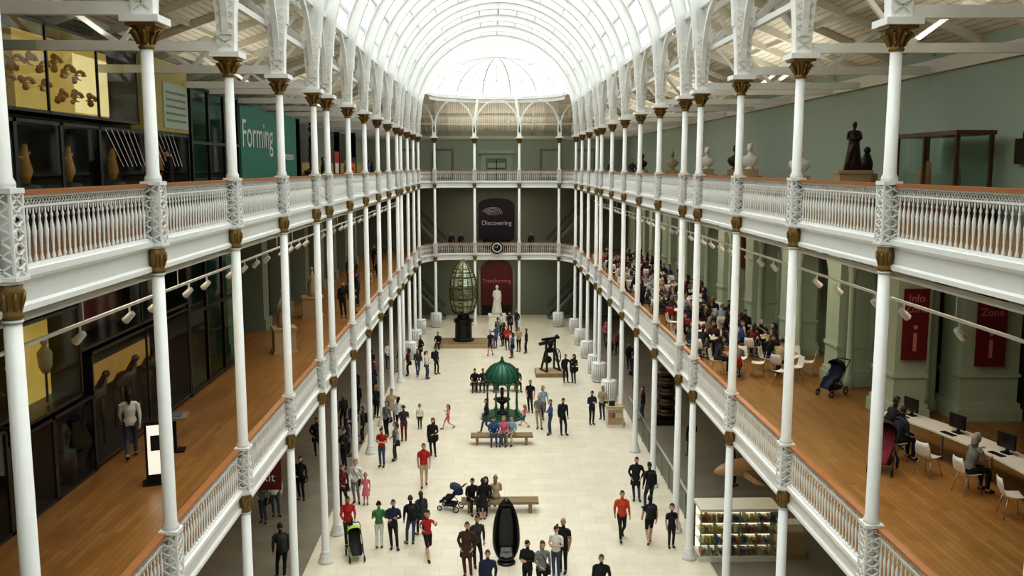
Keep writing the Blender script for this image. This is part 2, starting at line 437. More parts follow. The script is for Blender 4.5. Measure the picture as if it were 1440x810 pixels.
for k,y in enumerate(range(30,80,5)):
    pier(11.35,12.4,y-.55,y+.55,ZM,zt)
    for dy in(-.95,.95): b.lathe([(.17,ZM),(.17,ZM+.3),(.11,ZM+.4),(.10,ZM+3.6),(.17,ZM+3.9),(.18,ZM+4.1)],10,SAGEL,(11.6,y+dy,0))
    b.box(11.3,12.4,y+1.1,y+3.9,ZM+4.2,zt,SAGEL)
b.box(12.9,13.1,26.4,Y1,ZM,ZU-.3,SAGE)
b.box(11.2,11.4,25.2,Y1,zt-.35,zt,SAGEL)
b.obj('wall_right_lower')

# ------------------------------------------------------------------ left wall cases
def case(y0,y1,z0,z1,back,xf=WL,depth=.9,frame=DARK,name='display_case',glass=CASEG,mull=0):
    b=MB(); xb=xf-depth
    b.box(xb-.05,xb,y0,y1,z0,z1,back); t=.07
    b.box(xb,xf,y0,y1,z0,z0+t,frame); b.box(xb,xf,y0,y1,z1-t,z1,frame)
    b.box(xb,xf,y0,y0+t,z0,z1,frame); b.box(xb,xf,y1-t,y1,z0,z1,frame)
    n=mull
    for i in range(1,n+1):
        y=y0+(y1-y0)*i/(n+1); b.box(xf-.05,xf,y-.03,y+.03,z0,z1,frame)
    b.quad((xf-.02,y0+t,z0+t),(xf-.02,y1-t,z0+t),(xf-.02,y1-t,z1-t),(xf-.02,y0+t,z1-t),glass)
    return b,xf-depth/2
def molecules(b,x,y0,y1,zc,n,m=TAN):
    for i in range(n):
        y=y0+(y1-y0)*i/n; z=zc+random.uniform(-.08,.12)
        b.tube([(x,y-.12,z),(x+.05,y+.45,z+.04)],.015,5,m)
        for k in range(3):
            dy=random.uniform(-.12,.2); dz=random.uniform(-.16,.16); q=random.uniform(.05,.085)
            b.ell((x,y+dy,z+dz),(q,q*1.2,q),m,8,5); b.tube([(x,y,z),(x,y+dy,z+dz)],.018,5,m)
        b.tube([(x+.05*math.cos(t),y+.25+.10*math.cos(t),z+.02+.10*math.sin(t)) for t in [k*.7 for k in range(8)]],[.05,.05,.045,.04,.035,.028,.02,.012],6,m)
b,x=case(12.0,17.6,13.9,16.0,OLIVE,mull=1); molecules(b,x,12.5,17,14.9,6); b.obj('display_case')
b,x=case(17.6,25.2,14.0,15.9,OLIVE,mull=2); molecules(b,x+.2,18,22.6,15.05,8); molecules(b,x+.2,18,23.4,14.5,7)
b.box(x-.3,x-.28,20.2,25.0,14.1,15.8,YELL); b.box(x-.28,x-.27,23.0,25.0,14.2,15.6,YELB); b.obj('display_case')
for (ya,yb,bk) in ((12,16.2,WINE),(16.2,18.6,WINE),(18.6,20.6,BROWNW),(20.6,22.6,WINE),(22.6,25.6,BROWNW),(25.6,29.2,WINE)):
    b,x=case(ya,yb,ZU,13.85,bk,depth=.7)
    yc=(ya+yb)/2
    b.lathe([(.3,ZU+.1),(.28,ZU+.9),(.05,ZU+.95)],10,DARK,(x,yc,0))
    b.tube([(x,yc,ZU+.95),(x,yc+.05,ZU+1.2),(x,yc-.03,ZU+1.5),(x,yc+.05,ZU+1.75)],[.06,.14,.10,.05],8,TAN); b.tube([(x,yc-.25,ZU+1.5),(x,yc,ZU+1.45),(x,yc+.25,ZU+1.6)],[.02,.05,.02],6,TAN)
    o=b.obj('display_case')
    if ya in(22.6,25.6):
        b2=MB()
        for k in range(6): b2.bar((WL+.01,ya+.3+k*.35,13.8),(WL+.01,ya+1.3+k*.3,12.9),.01,.02,WTXT)
        b2.obj('line_art',parent=o)
o=MB(); o.box(WL-.05,WL+.03,22,24.6,11.7,12.35,WINE); s=o.obj('people_sign'); text('People',.55,(WL+.05,22.2,11.85),(pi/2,0,pi/2),WTXT,s)
b=MB(); b.box(WL-.4,WL,25.6,29.2,13.9,15.9,OLIVE); b.box(WL,WL+.03,27.0,29.1,14.0,15.3,SAGEL)
for k in range(5): b.box(WL+.03,WL+.04,27.2,28.9,14.2+k*.2,14.26+k*.2,GREYW)
b.obj('text_panel')
b=MB(); b.box(-11,-10.9,29.2,50,ZU,15.9,TEAL)
for y in (29.4,31.2,33,34.8): b.box(WL-.06,WL+.04,y-.05,y+.05,ZU,15.4,BLACK)
b.box(WL-.05,WL+.05,29.3,34.9,13.6,13.7,BLACK); b.box(WL-.05,WL+.05,29.3,34.9,15.3,15.4,BLACK)
b.quad((WL,29.4,ZU),(WL,34.8,ZU),(WL,34.8,15.4),(WL,29.4,15.4),GREENG); b.obj('glass_lift_shaft')
b=MB(); b.box(WL-.15,WL,35.2,45.2,12.2,15.2,TEAL); b.box(WL-.1,WL-.02,35.3,45,ZU,12.2,DARK); s=b.obj('gallery_title_sign')
text('Forming',1.5,(WL+.02,35.3,13.65),(pi/2,0,pi/2),WTXT,s); text('your museum',.55,(WL+.02,41.4,13.2),(pi/2,0,pi/2),WTXT,s)
for (y0,y1,m,z1) in((46,50,DARK,15),(50,53,SAGED,15),(53,56,BROWNW,14.6),(56,58,REDB,13.8),(58,63,DARK,14.8),(63,65,REDS,13.5),(65,72,SAGED,15)):
    b=MB(); b.box(WL-.3,WL,y0,y1-.1,ZU,z1,m); b.box(WL,WL+.03,y0+.3,y1-.5,ZU+.9,ZU+1.5,OLIVE if m!=REDB else WTXT)
    b.box(WL-.3,WL+.02,y0,y0+.12,ZU,z1+.2,BLACK); b.obj('exhibition_panel')
for (ya,yb,z0,z1,bk,dp_) in ((11,15.5,ZM,8.2,BROWNW,.6),(15.5,17.5,ZM,7.9,DARK,.6),(17.5,19.4,ZM,7.6,BROWNW,.6),(19.4,21.4,ZM,7.6,WINE,.6)):
    b,x=case(ya,yb,z0,z1,bk,depth=dp_)
    b.lathe([(.25,z0+.1),(.25,z0+.8),(.1,z0+.85),(.18,z0+1.2),(.05,z0+1.5)],10,BROWNW,(x,(ya+yb)/2,0))
    if ya==15.5: b.box(x-.1,x,16,16.8,z0+.9,z0+1.6,YELL)
    b.obj('display_case')
b,x=case(21.4,28.4,ZM+.1,8.6,BROWNW,mull=1,depth=1.2)
for k in range(3):
    y=22.6+k*2
    b.tube([(x,y-.5,ZM+1.4),(x,y,ZM+1.5),(x,y+.5,ZM+1.45),(x,y+.85,ZM+1.8)],[.12,.2,.18,.08],8,BRONZ); b.ell((x,y+.95,ZM+1.85),(.09,.17,.1),BRONZ)
    for dy in(-.35,.4):
        for dx in(-.1,.1): b.tube([(x+dx,y+dy,ZM+1.35),(x+dx,y+dy+.05,ZM+.85),(x+dx,y+dy,ZM+.2)],[.06,.045,.03],6,BRONZ)
b.box(x-.52,x-.5,22.0,28.0,ZM+1.3,ZM+2.0,AMBER)
b.obj('display_case')
b,x=case(11,15.5,8.3,10.6,YELL,depth=.6); b.tube([(x,13.4,8.4),(x,13.4,10.2)],.05,6,BLACK)
for k in range(4): b.lathe([(.05,0),(.28,.05),(.28,.12),(.05,.18)],10,BLACK,(x,13.4,8.6+k*.4))
b.obj('display_case')
b,x=case(15.5,18.3,8.0,10.0,YELL,depth=.7)
b.tube([(x,17.3,8.1),(x,17.3,9.6)],.05,6,BLACK)
for k in range(4): b.lathe([(.05,0),(.22,.04),(.22,.12),(.05,.16)],10,BLACK,(x,17.3,8.3+k*.35))
b.obj('display_case')
b,x=case(18.3,20.9,7.7,9.8,YELL,depth=.7)
b.tube([(x,19.9,7.8),(x,19.9,8.5)],.03,6,BLACK); b.tube([(x,19.9,8.45),(x,19.9,8.6),(x,19.9,8.9),(x,19.9,9.05)],[.07,.14,.16,.05],9,STON2); b.ell((x,19.9,9.15),(.08,.08,.11),STON2); b.obj('display_case')
b,x=case(20.9,28.4,8.7,11.1,WINE,mull=1); b.box(x-.2,x-.15,22,24.5,9.0,10.6,REDS); b.box(x-.2,x-.15,25.4,27.9,9.1,10.8,BROWNW); b.box(x-.2,x-.15,26.8,27.9,9.3,10.2,AMBER); b.obj('display_case')
b=MB(); b.box(WL-.05,WL,15,15.4,ZM+1,ZM+1.9,YELL); b.box(WL-.6,WL-.02,5,11,ZM,ZU-.4,DARK); b.obj('display_panel')
b=MB()
for y in(28.5,30.3,32.2,34.1): b.box(WL-.1,WL+.0,y-.06,y+.06,ZM,ZU-.4,BLACK); 
for z in(ZM+.1,8.3,10.2): b.box(WL-.1,WL,28.5,34.1,z-.05,z+.05,BLACK)
b.quad((WL-.05,28.5,ZM),(WL-.05,34.1,ZM),(WL-.05,34.1,ZU-.4),(WL-.05,28.5,ZU-.4),GREENG)
b.box(-10.9,-10.8,28.5,35,ZM,ZU-.4,DARK); b.obj('glass_lift_shaft')
b=MB()
for y in(35.2,40.7,45.3,50,54.6,59.2,63.8,68.4,73):
    b.box(-10.9,-9.9,y-.5,y+.5,ZM,ZU-.4,SAGED); b.box(-10.95,-9.8,y-.6,y+.6,ZM,ZM+.5,SAGED)
for k,y in enumerate((36.5,41.5,46.2,50.9,55.5,60,64.6,69.2)):
    b.box(-10.95,-10.6,y,y+2.9,ZM,ZM+3.4,[DARK,BROWNW,DARK,WINE][k%4]); 
    if k%2: b.box(-10.58,-10.55,y+.6,y+1.8,ZM+.8,ZM+2.2,AMBER)
b.obj('wall_left_lower')

# ------------------------------------------------------------------ end wall doors & banners
def arch_panel(x0,x1,z0,z1,y,m,rise=.8):
    b=MB(); n=14; cx=(x0+x1)/2; hw=(x1-x0)/2
    top=[(cx+hw*math.cos(pi*i/n),z1-rise+rise*math.sin(pi*i/n)) for i in range(n+1)]
    poly=[(x1,z0)]+top+[(x0,z0)]
    f=[(x,y,z) for x,z in poly]; g=[(x,y+.12,z) for x,z in poly]; N=len(poly)
    fs=[tuple(range(N)),tuple(range(2*N-1,N-1,-1))]+[(i,(i+1)%N,N+(i+1)%N,N+i) for i in range(N)]
    b.add(f+g,fs,m); return b,poly
b,poly=arch_panel(XC-1.55,XC+1.55,ZM+.9,10.2,Y1-.25,DISC,.6)
s=b.obj('discovering_banner'); text('Discovering',.54,(XC,Y1-.28,7.9),(pi/2,0,0),WTXT,s,align='CENTER')
b=MB()
for k in range(6): b.tube([(XC-.5+(.3+.14*k)*math.cos(t*.35),Y1-.28,8.7+(.12+.12*k)*math.sin(t*.35+.2)) for t in range(0,8)],.018,4,WTXT)
b.obj('line_art',parent=s)
b,poly=arch_panel(XC-1.4,XC+1.4,0.9,5.0,Y1-.25,REDT,1.2)
s=b.obj('transforming_banner'); text('Transforming',.46,(XC,Y1-.28,2.9),(pi/2,0,0),PTXT,s,align='CENTER')
b=MB(); b.box(XC-1.3,XC+1.3,Y1-.12,Y1-.02,0,2.0,BLACK); b.box(XC-1.6,XC-1.4,Y1-.3,Y1,0,4.2,SAGED); b.box(XC+1.4,XC+1.6,Y1-.3,Y1,0,4.2,SAGED); b.obj('door_1')
b=MB(); b.box(XC-1.2,XC+1.2,Y1-.12,Y1-.02,ZM,ZM+.9,BLACK); b.obj('door_2')
b=MB(); b.box(XC-1.3,XC+1.3,Y1-.1,Y1-.02,ZU,14.0,SAGEL); b.box(XC-.9,XC+.9,Y1-.14,Y1-.1,ZU,13.6,GREYW); b.box(XC-.75,XC+.75,Y1-.17,Y1-.14,12.3,13.2,SAGEL); b.box(XC-.04,XC+.04,Y1-.2,Y1-.17,11.6,13.5,DARK); b.box(XC-.75,XC+.75,Y1-.19,Y1-.17,12.65,12.8,TEAL)
b.box(XC-1.5,XC+1.5,Y1-.3,Y1,14.0,14.3,SAGEL); b.obj('door_3')
b=MB()
for x in(-7,-4,5.2,8.2):
    b.box(x-.9,x+.9,Y1-.15,Y1-.02,ZU+.2,14.4,SAGED); b.box(x-.7,x+.7,Y1-.18,Y1-.15,ZU+.4,14.2,SAGE)
b.obj('wall_niches')
b=MB()
def disc(b,c,r,y0,y1,m,n=24):
    rs=[[(c[0]+r*math.cos(2*pi*k/n),y,c[1]+r*math.sin(2*pi*k/n)) for k in range(n)] for y in(y0,y1)]
    b.rings(rs,m,False)
cz=ZM+.62
disc(b,(XC,cz),.5,74.78,74.9,BLACK); disc(b,(XC,cz),.40,74.75,74.79,WTXT)
disc(b,(XC,cz),.30,74.74,74.76,BLACK)
b.bar((XC,74.73,cz),(XC+.1,74.73,cz+.3),.02,.03,WTXT); b.bar((XC,74.73,cz),(XC-.18,74.73,cz+.08),.02,.03,WTXT)
for k in range(12):
    a=pi/6*k; b.bar((XC+.33*math.cos(a),74.74,cz+.33*math.sin(a)),(XC+.39*math.cos(a),74.74,cz+.39*math.sin(a)),.02,.03,BLACK)
b.obj('wall_clock')
def stairs(x0,z0,x1,z1,y0,y1,name='staircase'):
    b=MB(); n=24
    for i in range(n):
        xa=x0+(x1-x0)*i/n; xb=x0+(x1-x0)*(i+1)/n; z=z0+(z1-z0)*(i+1)/n
        b.box(min(xa,xb),max(xa,xb),y0,y1,z-.22,z,DARK)
    for y in(y0,y1):
        b.bar((x0,y,z0),(x1,y,z1),.06,.25,SAGED); b.bar((x0,y,z0+1),(x1,y,z1+1),.05,.05,BLACK)
        for i in range(0,n+1,2):
            x=x0+(x1-x0)*i/n; z=z0+(z1-z0)*i/n; b.bar((x,y,z),(x,y,z+1),.02,.02,SAGED)
    b.obj(name)
for s in(-1,1):
    stairs(XC+s*4.2,ZM,XC+s*9.6,ZU,77.6,79.0); stairs(XC+s*4.4,0,XC+s*9.6,ZM,77.6,79.0)

# ------------------------------------------------------------------ pipes and track lights
b=MB()
for x,xt in((XL-.45,XL-1.25),(XR+.45,XR+1.25)):
    b.tube([(x,Y0,11.02),(x,70.5,11.02)],.055,8,WHITE)
    b.box(xt-.025,xt+.025,8,70,10.33,10.38,WHITE)
    y=9.5
    while y<68:
        s=1 if x<0 else -1
        b.tube([(xt,y,10.36),(xt,y,10.18)],.02,5,WHITE)
        b.tube([(xt+s*.05,y,10.2),(xt-s*.12,y+.08,10.05)],[.06,.075],8,WHITE)
        y+=1.3 if int(y)%3 else 2.1
    for y in YC[2:]: b.tube([(xt,y,10.36),(xt,y,11.1)],.012,4,WHITE); 
b.obj('track_lighting')
b=MB()
for k in range(20):
    a=2*pi*k/20; C,S=math.cos(a),math.sin(a)
    b.tube([(.40*C,.40*S,.08),(.40*C,.40*S,1.1)],.05,6,WHITE)
b.lathe([(.3,.06),(.44,.06),(.44,.14),(.3,.14)],20,WHITE); b.lathe([(.3,1.06),(.44,1.06),(.44,1.16),(.3,1.16)],20,WHITE)
RM=b.mesh('column_radiator')
for x,y in [(XR,y) for y in YC[11:16]]+[(XL,y) for y in YC[14:17]]+[(XR,70.9),(ENDC[0][0],74.0),(ENDC[3][0],74.0)]: inst(RM,'column_radiator',(x,y,0))

b=MB()
b.box(-1.45,1.45,-.3,.3,.36,.45,BENCHW)
for k in range(5): b.box(-1.45,1.45,-.3+k*.125,-.21+k*.125,.45,.465,BENCHW)
for x in(-1.15,0,1.15):
    b.box(x-.06,x+.06,-.26,-.18,0,.36,BENCHW); b.box(x-.06,x+.06,.18,.26,0,.36,BENCHW); b.box(x-.05,x+.05,-.2,.2,.26,.36,BENCHW)
BM=b.mesh('wooden_bench')
for x,y in((.52,42.05),(.34,33.5),(.28,52.4)): inst(BM,'wooden_bench',(x,y,0))
b=MB(); b.box(-2.1,2.1,-1.3,1.3,0,.28,PLIN); b.box(-2.0,2.0,-1.2,1.2,.28,.32,BENCHW); b.obj('display_platform',(-1.9,66.3,0))
b=MB(); b.box(-.95,.95,-.9,.9,0,.22,BENCHW); b.box(-.9,.9,-.85,.85,.22,.25,PLIN); b.obj('display_platform',(3.75,56.6,0))

# ------------------------------------------------------------------ lighthouse lens: glass prism panels held in a brass cage
b=MB()
b.lathe([(.75,0),(.75,.15),(.62,.22),(.60,1.3),(.72,1.4),(.72,1.6),(.45,1.7),(.42,1.95),(.80,2.05),(.84,2.15)],10,BLACK,(0,0,0),False)
prof=[(.70,2.15),(.84,2.5),(.94,3.0),(.98,3.5),(.94,4.1),(.85,4.6),(.68,5.1),(.44,5.5),(.22,5.75),(.07,5.92)]
def lr(z):
    for (r,a),(r2,c) in zip(prof[:-1],prof[1:]):
        if a<=z<=c: return r+(r2-r)*(z-a)/(c-a)
    return .07
NZ=34
for i in range(NZ):
    z=2.15+3.7*i/NZ; z2=z+3.7/NZ*.72
    for k in range(16):
        a=2*pi*k/16+.03; c=2*pi*(k+1)/16-.03
        m=LENSG if (i%9==8 or (k%4==3 and i%3==0)) else LENSL
        r=lr(z); r2=lr(z2)-.03
        b.add([(r*math.cos(a),r*math.sin(a),z),(r*math.cos(c),r*math.sin(c),z),(r2*math.cos(c),r2*math.sin(c),z2),(r2*math.cos(a),r2*math.sin(a),z2)],[(0,1,2,3)],m)
b.lathe([(.3,2.15),(.35,3.5),(.2,5.2)],10,BLACK)
for k in range(8):
    a=2*pi*k/8; b.tube([((r+.02)*math.cos(a),(r+.02)*math.sin(a),z) for r,z in prof],.05,5,BRASS)
for r,z in((.88,2.6),(.99,3.2),(.98,3.95),(.82,4.7),(.56,5.3)): b.tube([(r*math.cos(2*pi*k/20),r*math.sin(2*pi*k/20),z) for k in range(20)],.045,5,BRASS,closed=True)
for k in range(8):
    a=2*pi*(k+.5)/8; C,S=math.cos(a),math.sin(a)
    for rr in(.12,.22,.32): b.tube([(.97*C-rr*math.cos(t)*S,.97*S+rr*math.cos(t)*C,3.57+rr*math.sin(t)) for t in [2*pi*j/12 for j in range(12)]],.02,4,BRASS,closed=True)
b.obj('lighthouse_lens',(-1.95,66.4,.32))
# ------------------------------------------------------------------ cast iron fountain
b=MB(); n=8
b.lathe([(1.15,0),(1.15,.12),(1.0,.14),(1.0,.24)],8,FGREEN,(0,0,0),False,ang=pi/8)
for k in range(n):
    a=2*pi*k/n+pi/8; c=2*pi*(k+1)/n+pi/8
    P=(.82*math.cos(a),.82*math.sin(a)); Q=(.82*math.cos(c),.82*math.sin(c))
    b.lathe([(.09,.24),(.09,.34),(.05,.4),(.06,.9),(.04,1.0),(.045,1.6),(.08,1.72),(.06,1.8),(.07,1.95)],8,FGREEN,(P[0],P[1],0))
    pts=[]
    for j in range(9):
        t=j/8; x=P[0]+(Q[0]-P[0])*t; y=P[1]+(Q[1]-P[1])*t; z=1.6+.36*math.sin(pi*t)**.6; pts.append((x,y,z))
    b.tube(pts,.03,5,FGREEN)
    b.bar((P[0],P[1],2.02),(Q[0],Q[1],2.02),.06,.12,FGREEN)
    for j in (2,4,6):
        p=pts[j]; b.tube([p,(p[0],p[1],1.98)],.015,4,FGREEN); b.tube([(p[0],p[1],2.08),(p[0]*1.06,p[1]*1.06,2.22)],[.03,.008],5,FGREEN)
    b.tube([(P[0],P[1],2.05),(P[0]*1.15,P[1]*1.15,2.2),(P[0]*1.18,P[1]*1.18,2.32)],[.04,.05,.01],5,FGREEN)
b.lathe([(.9,2.06),(.88,2.14),(.86,2.25),(.78,2.45),(.62,2.65),(.42,2.8),(.2,2.88),(.1,2.92),(.14,2.98),(.06,3.05),(.09,3.12),(.02,3.25)],16,FGREEN)
for k in range(16):
    a=2*pi*k/16; b.tube([(r*math.cos(a),r*math.sin(a),z) for r,z in((.9,2.16),(.81,2.45),(.65,2.66),(.44,2.82),(.2,2.9))],.025,4,FGREEN)
b.lathe([(.35,.24),(.3,.3),(.12,.4),(.1,.7),(.14,.75),(.42,.95),(.45,1.0),(.1,1.02),(.07,1.15),(.1,1.3),(.06,1.45),(.12,1.52),(.02,1.62)],14,BLACK)
b.obj('cast_iron_drinking_fountain',(.6,46.6,0))
b=MB()
for s in(-1,1):
    b.bar((s*.45,-.4,0),(s*.3,-.1,1.2),.09,.12,BLACK); b.bar((s*.45,.4,0),(s*.3,.1,1.2),.09,.12,BLACK); b.bar((s*.48,-.5,.04),(s*.48,.5,.04),.1,.08,BLACK)
    b.bar((s*.3,0,1.1),(s*.3,0,2.0),.1,.14,BLACK)
b.bar((-.6,0,2.0),(.6,0,2.05),.14,.14,BLACK); b.bar((-.4,0,1.2),(.4,0,1.2),.12,.12,BLACK)
b.tube([(-.75,.1,1.7),(.1,0,1.85),(.5,0,2.2)],[.10,.14,.09],10,BLACK)
r=.42
b.tube([(.5,r*math.cos(t),.9+r*math.sin(t)) for t in [2*pi*k/20 for k in range(20)]],.035,6,BLACK,closed=True)
for k in range(6):
    t=pi*k/3; b.tube([(.5,0,.9),(.5,r*math.cos(t),.9+r*math.sin(t))],.02,5,BLACK)
b.lathe([(.2,1.2),(.26,1.3),(.12,1.5),(.2,1.7),(.05,1.9)],10,BLACK); b.ell((-.2,0,.7),(.3,.22,.25),BLACK)
b.obj('antique_telescope_machine',(3.75,56.6,.25),.4)
# ------------------------------------------------------------------ black hollow shell sculpture
b=MB(); n=36; rs=[];H=2.15;NZ=26
for i in range(NZ+1):
    t=i/NZ; u=(t-.36)/(.645 if t>.36 else .40); w=.455*max(0,1-abs(u)**2.2)**.72; w=max(w,.03 if t>.5 else .22)
    ring=[]
    for k in range(n):
        a=2*pi*k/n; x=w*math.cos(a); y=w*.8*math.sin(a)
        if y<0:
            f=abs(x)/w; rim=.84
            if f<rim and .07<t<.93:
                edge=min(1,(rim-f)/.25)*min(1,(t-.07)/.12)*min(1,(.93-t)/.12)
                y=y*(1-edge)+edge*w*.35
        ring.append((x,y+.12*t,.04+H*t))
    rs.append(ring)
b.rings(rs,OBSID); b.lathe([(.3,0),(.3,.06)],20,BLACK)
b.obj('black_shell_sculpture',(.5,28.9,0))

# ------------------------------------------------------------------ glazed shop counter
b=MB()
b.box(0,2.6,0,1.0,0,.18,CREAM); b.box(0,2.6,.9,1.0,.18,1.75,DARK); b.box(-.02,2.62,-.05,1.02,1.72,1.82,CREAM)
for x in(0,1.28,2.56): b.box(x,x+.04,0,.04,.18,1.72,STEEL)
cols=[mat('packaging_%d'%i,c,.5,0,.1) for i,c in enumerate([(.6,.1,.05),(.05,.12,.3),(.7,.5,.1),(.6,.5,.35),(.3,.2,.08),(.8,.72,.55),(.3,.1,.1)])]
for z in(.2,.58,.96,1.34):
    b.box(.04,2.56,.05,.9,z-.02,z,STEEL); b.box(.04,2.56,.84,.88,z,z+.34,LITK)
    x=.08
    while x<2.45:
        w=random.uniform(.06,.13); b.box(x,x+w*.85,.15+random.random()*.15,.5,z,z+random.uniform(.08,.2),random.choice(cols)); x+=w+random.uniform(0,.05)
b.quad((.02,.01,.18),(2.58,.01,.18),(2.58,.01,1.72),(.02,.01,1.72),CASEG)
b.box(2.7,3.6,.2,.9,0,.9,PLIN); b.box(2.75,3.5,.3,.8,.9,1.15,CREAM)
b.obj('shop_display_counter',(6.85,28.8,0))
b=MB()
for y in [31+1.6*k for k in range(10)]:
    b.box(7.15,7.2,y,y+.05,0,1.1,STEEL); b.quad((7.17,y+.05,.1),(7.17,y+1.55,.1),(7.17,y+1.55,1.05),(7.17,y+.05,1.05),CASEG)
b.box(7.14,7.21,31,46.5,1.08,1.13,STEEL); b.obj('glass_balustrade')
b=MB(); b.box(-.4,.4,-.3,.3,0,1.0,CREAM); b.box(-.45,.45,-.35,.35,1.0,1.06,PLIN); b.box(-.36,.36,-.31,-.3,.15,.9,PLIN); b.box(-.3,.0,-.1,.05,1.06,1.3,SCREEN)
for i in range(4): b.box(-.32+i*.17,-.2+i*.17,-.33,-.31,.5,.75,cols[i])
b.obj('donation_desk',(6.2,44.9,0))
b=MB()
b.box(-.6,.6,-.6,.6,0,.25,BLACK)
for k in range(5):
    r=.46-.02*k; b.lathe([(r*.6,0),(r,.06),(r*1.02,.3),(r*.9,.48),(r*.55,.54)],14,BRONZ,(0,0,.25+k*.54)); b.lathe([(r*1.03,.2),(r*1.06,.24),(r*1.03,.28)],14,BRASS,(0,0,.25+k*.54))
b.obj('stacked_bronze_vessel_totem',(8.9,45.5,0))
b=MB()
b.tube([(-1.3,0,0),(-1.15,0,.02),(-.7,0,.1),(0,0,.12),(.6,0,.05),(1.1,0,-.02),(1.4,0,0)],[.04,.14,.26,.30,.2,.08,.05],12,FISH)
b.tube([(1.35,0,0),(1.6,0,.3),(1.75,0,.45)],[.06,.1,.02],6,FISH,flat=.4); b.tube([(1.35,0,0),(1.6,0,-.25),(1.75,0,-.35)],[.06,.1,.02],6,FISH,flat=.4)
b.tube([(0,0,.35),(.15,0,.6),(.3,0,.68)],[.16,.08,.02],6,FISH,flat=.3)
for s in(-1,1): b.tube([(-.4,s*.2,-.05),(-.2,s*.6,-.2),(0,s*.8,-.25)],[.12,.08,.02],6,FISH,flat=.5); b.ell((-1.0,s*.14,.08),.035,BLACK)
for x in(-.6,.6): b.tube([(x,0,.3),(x,0,1.6)],.008,4,STEEL)
b.obj('suspended_fish_model',(8.2,27.6,3.55),.15)
b=MB(); b.box(-.22,.22,-.12,.12,0,1.45,BLACK); b.box(-.17,.17,-.14,-.12,.25,1.38,LITW); b.box(-.3,.3,-.2,.2,0,.04,BLACK); b.box(-.1,.1,-.145,-.14,.8,1.15,DARK); b.obj('information_totem',(-7.6,20.5,ZM),.35)
b=MB(); b.box(-.35,.35,-.3,.3,.85,.92,BENCHW); b.bar((0,0,0),(0,0,.86),.12,.12,BLACK); b.box(-.25,.25,-.2,.2,0,.04,BLACK); b.box(-.25,.2,-.18,.15,.92,.94,BLUEC); b.obj('interactive_table',(-8.0,22.9,ZM),.2)
def info_banner(x,y,z0,w,h):
    b=MB(); b.box(x-w/2,x+w/2,y-.03,y,z0,z0+h,REDS); s=b.obj('info_zone_banner')
    text('Info\nZone',.30,(x,y-.035,z0+h-.36),(pi/2,0,0),PTXT,s,align='CENTER'); text('i',1.15,(x,y-.035,z0+.25),(pi/2,0,0),PTXT,s,align='CENTER')
info_banner(11.8,25.05,7.55,.72,2.0); info_banner(13.95,25.05,7.35,.85,2.1)
b=MB(); b.box(-.45,.45,-.02,.02,-.7,.7,REDS); b.tube([(-.45,0,.72),(.45,0,.72)],.02,5,STEEL); s=b.obj('exit_banner',(-6.35,25.3,4.55)); text('Exit',.36,(0,-.03,-.45),(pi/2,0,0),WTXT,s,align='CENTER')
b=MB()
for y in(36,44,52,60,68): b.box(12.2,12.25,y-.1,y+.9,8.0,9.8,REDS)
b.obj('wall_banners')

# ------------------------------------------------------------------ furniture templates
b=MB()
b.lathe([(.02,.72),(.38,.72),(.38,.75),(.02,.75)],18,CREAM); b.tube([(0,0,.03),(0,0,.72)],.03,8,STEEL); b.lathe([(.24,0),(.22,.03),(.03,.05)],14,STEEL)
for i in range(4):
    a=i*1.6; b.lathe([(.04,.75),(.045,.85),(.035,.85)],8,CHAIRM,(.2*math.cos(a),.2*math.sin(a),0))
b.box(-.12,.1,-.08,.08,.75,.765,BENCHW)
TBL=b.mesh('cafe_table')
def chairmesh(m):
    b=MB()
    rs=[]
    for (y,z,w) in((.22,.43,.19),(.2,.45,.21),(0,.435,.22),(-.17,.45,.21),(-.22,.53,.2),(-.25,.7,.19),(-.27,.82,.15)):
        rs.append([(-w,y,z+.03),(-w*.5,y,z),(w*.5,y,z),(w,y,z+.03),(w,y-.012,z+.045),(w*.5,y-.012,z+.018),(-w*.5,y-.012,z+.018),(-w,y-.012,z+.045)])
    b.rings(rs,m)
    for sx in(-1,1):
        for sy in(-1,1): b.tube([(sx*.14,sy*.13,.44),(sx*.22,sy*.22,0)],.012,6,STEEL)
    return b.mesh('cafe_chair')
CHW=chairmesh(CHAIRM); CHR=chairmesh(CHAIRR)
def wheel(b,x,y,r,w=.03):
    b.tube([(x,y+(r-.02)*math.cos(t),r+(r-.02)*math.sin(t)) for t in [2*pi*k/14 for k in range(14)]],.022,6,TYRE,closed=True)
    for k in range(5):
        t=2*pi*k/5; b.tube([(x,y,r),(x,y+(r-.02)*math.cos(t),r+(r-.02)*math.sin(t))],.006,4,STEEL)
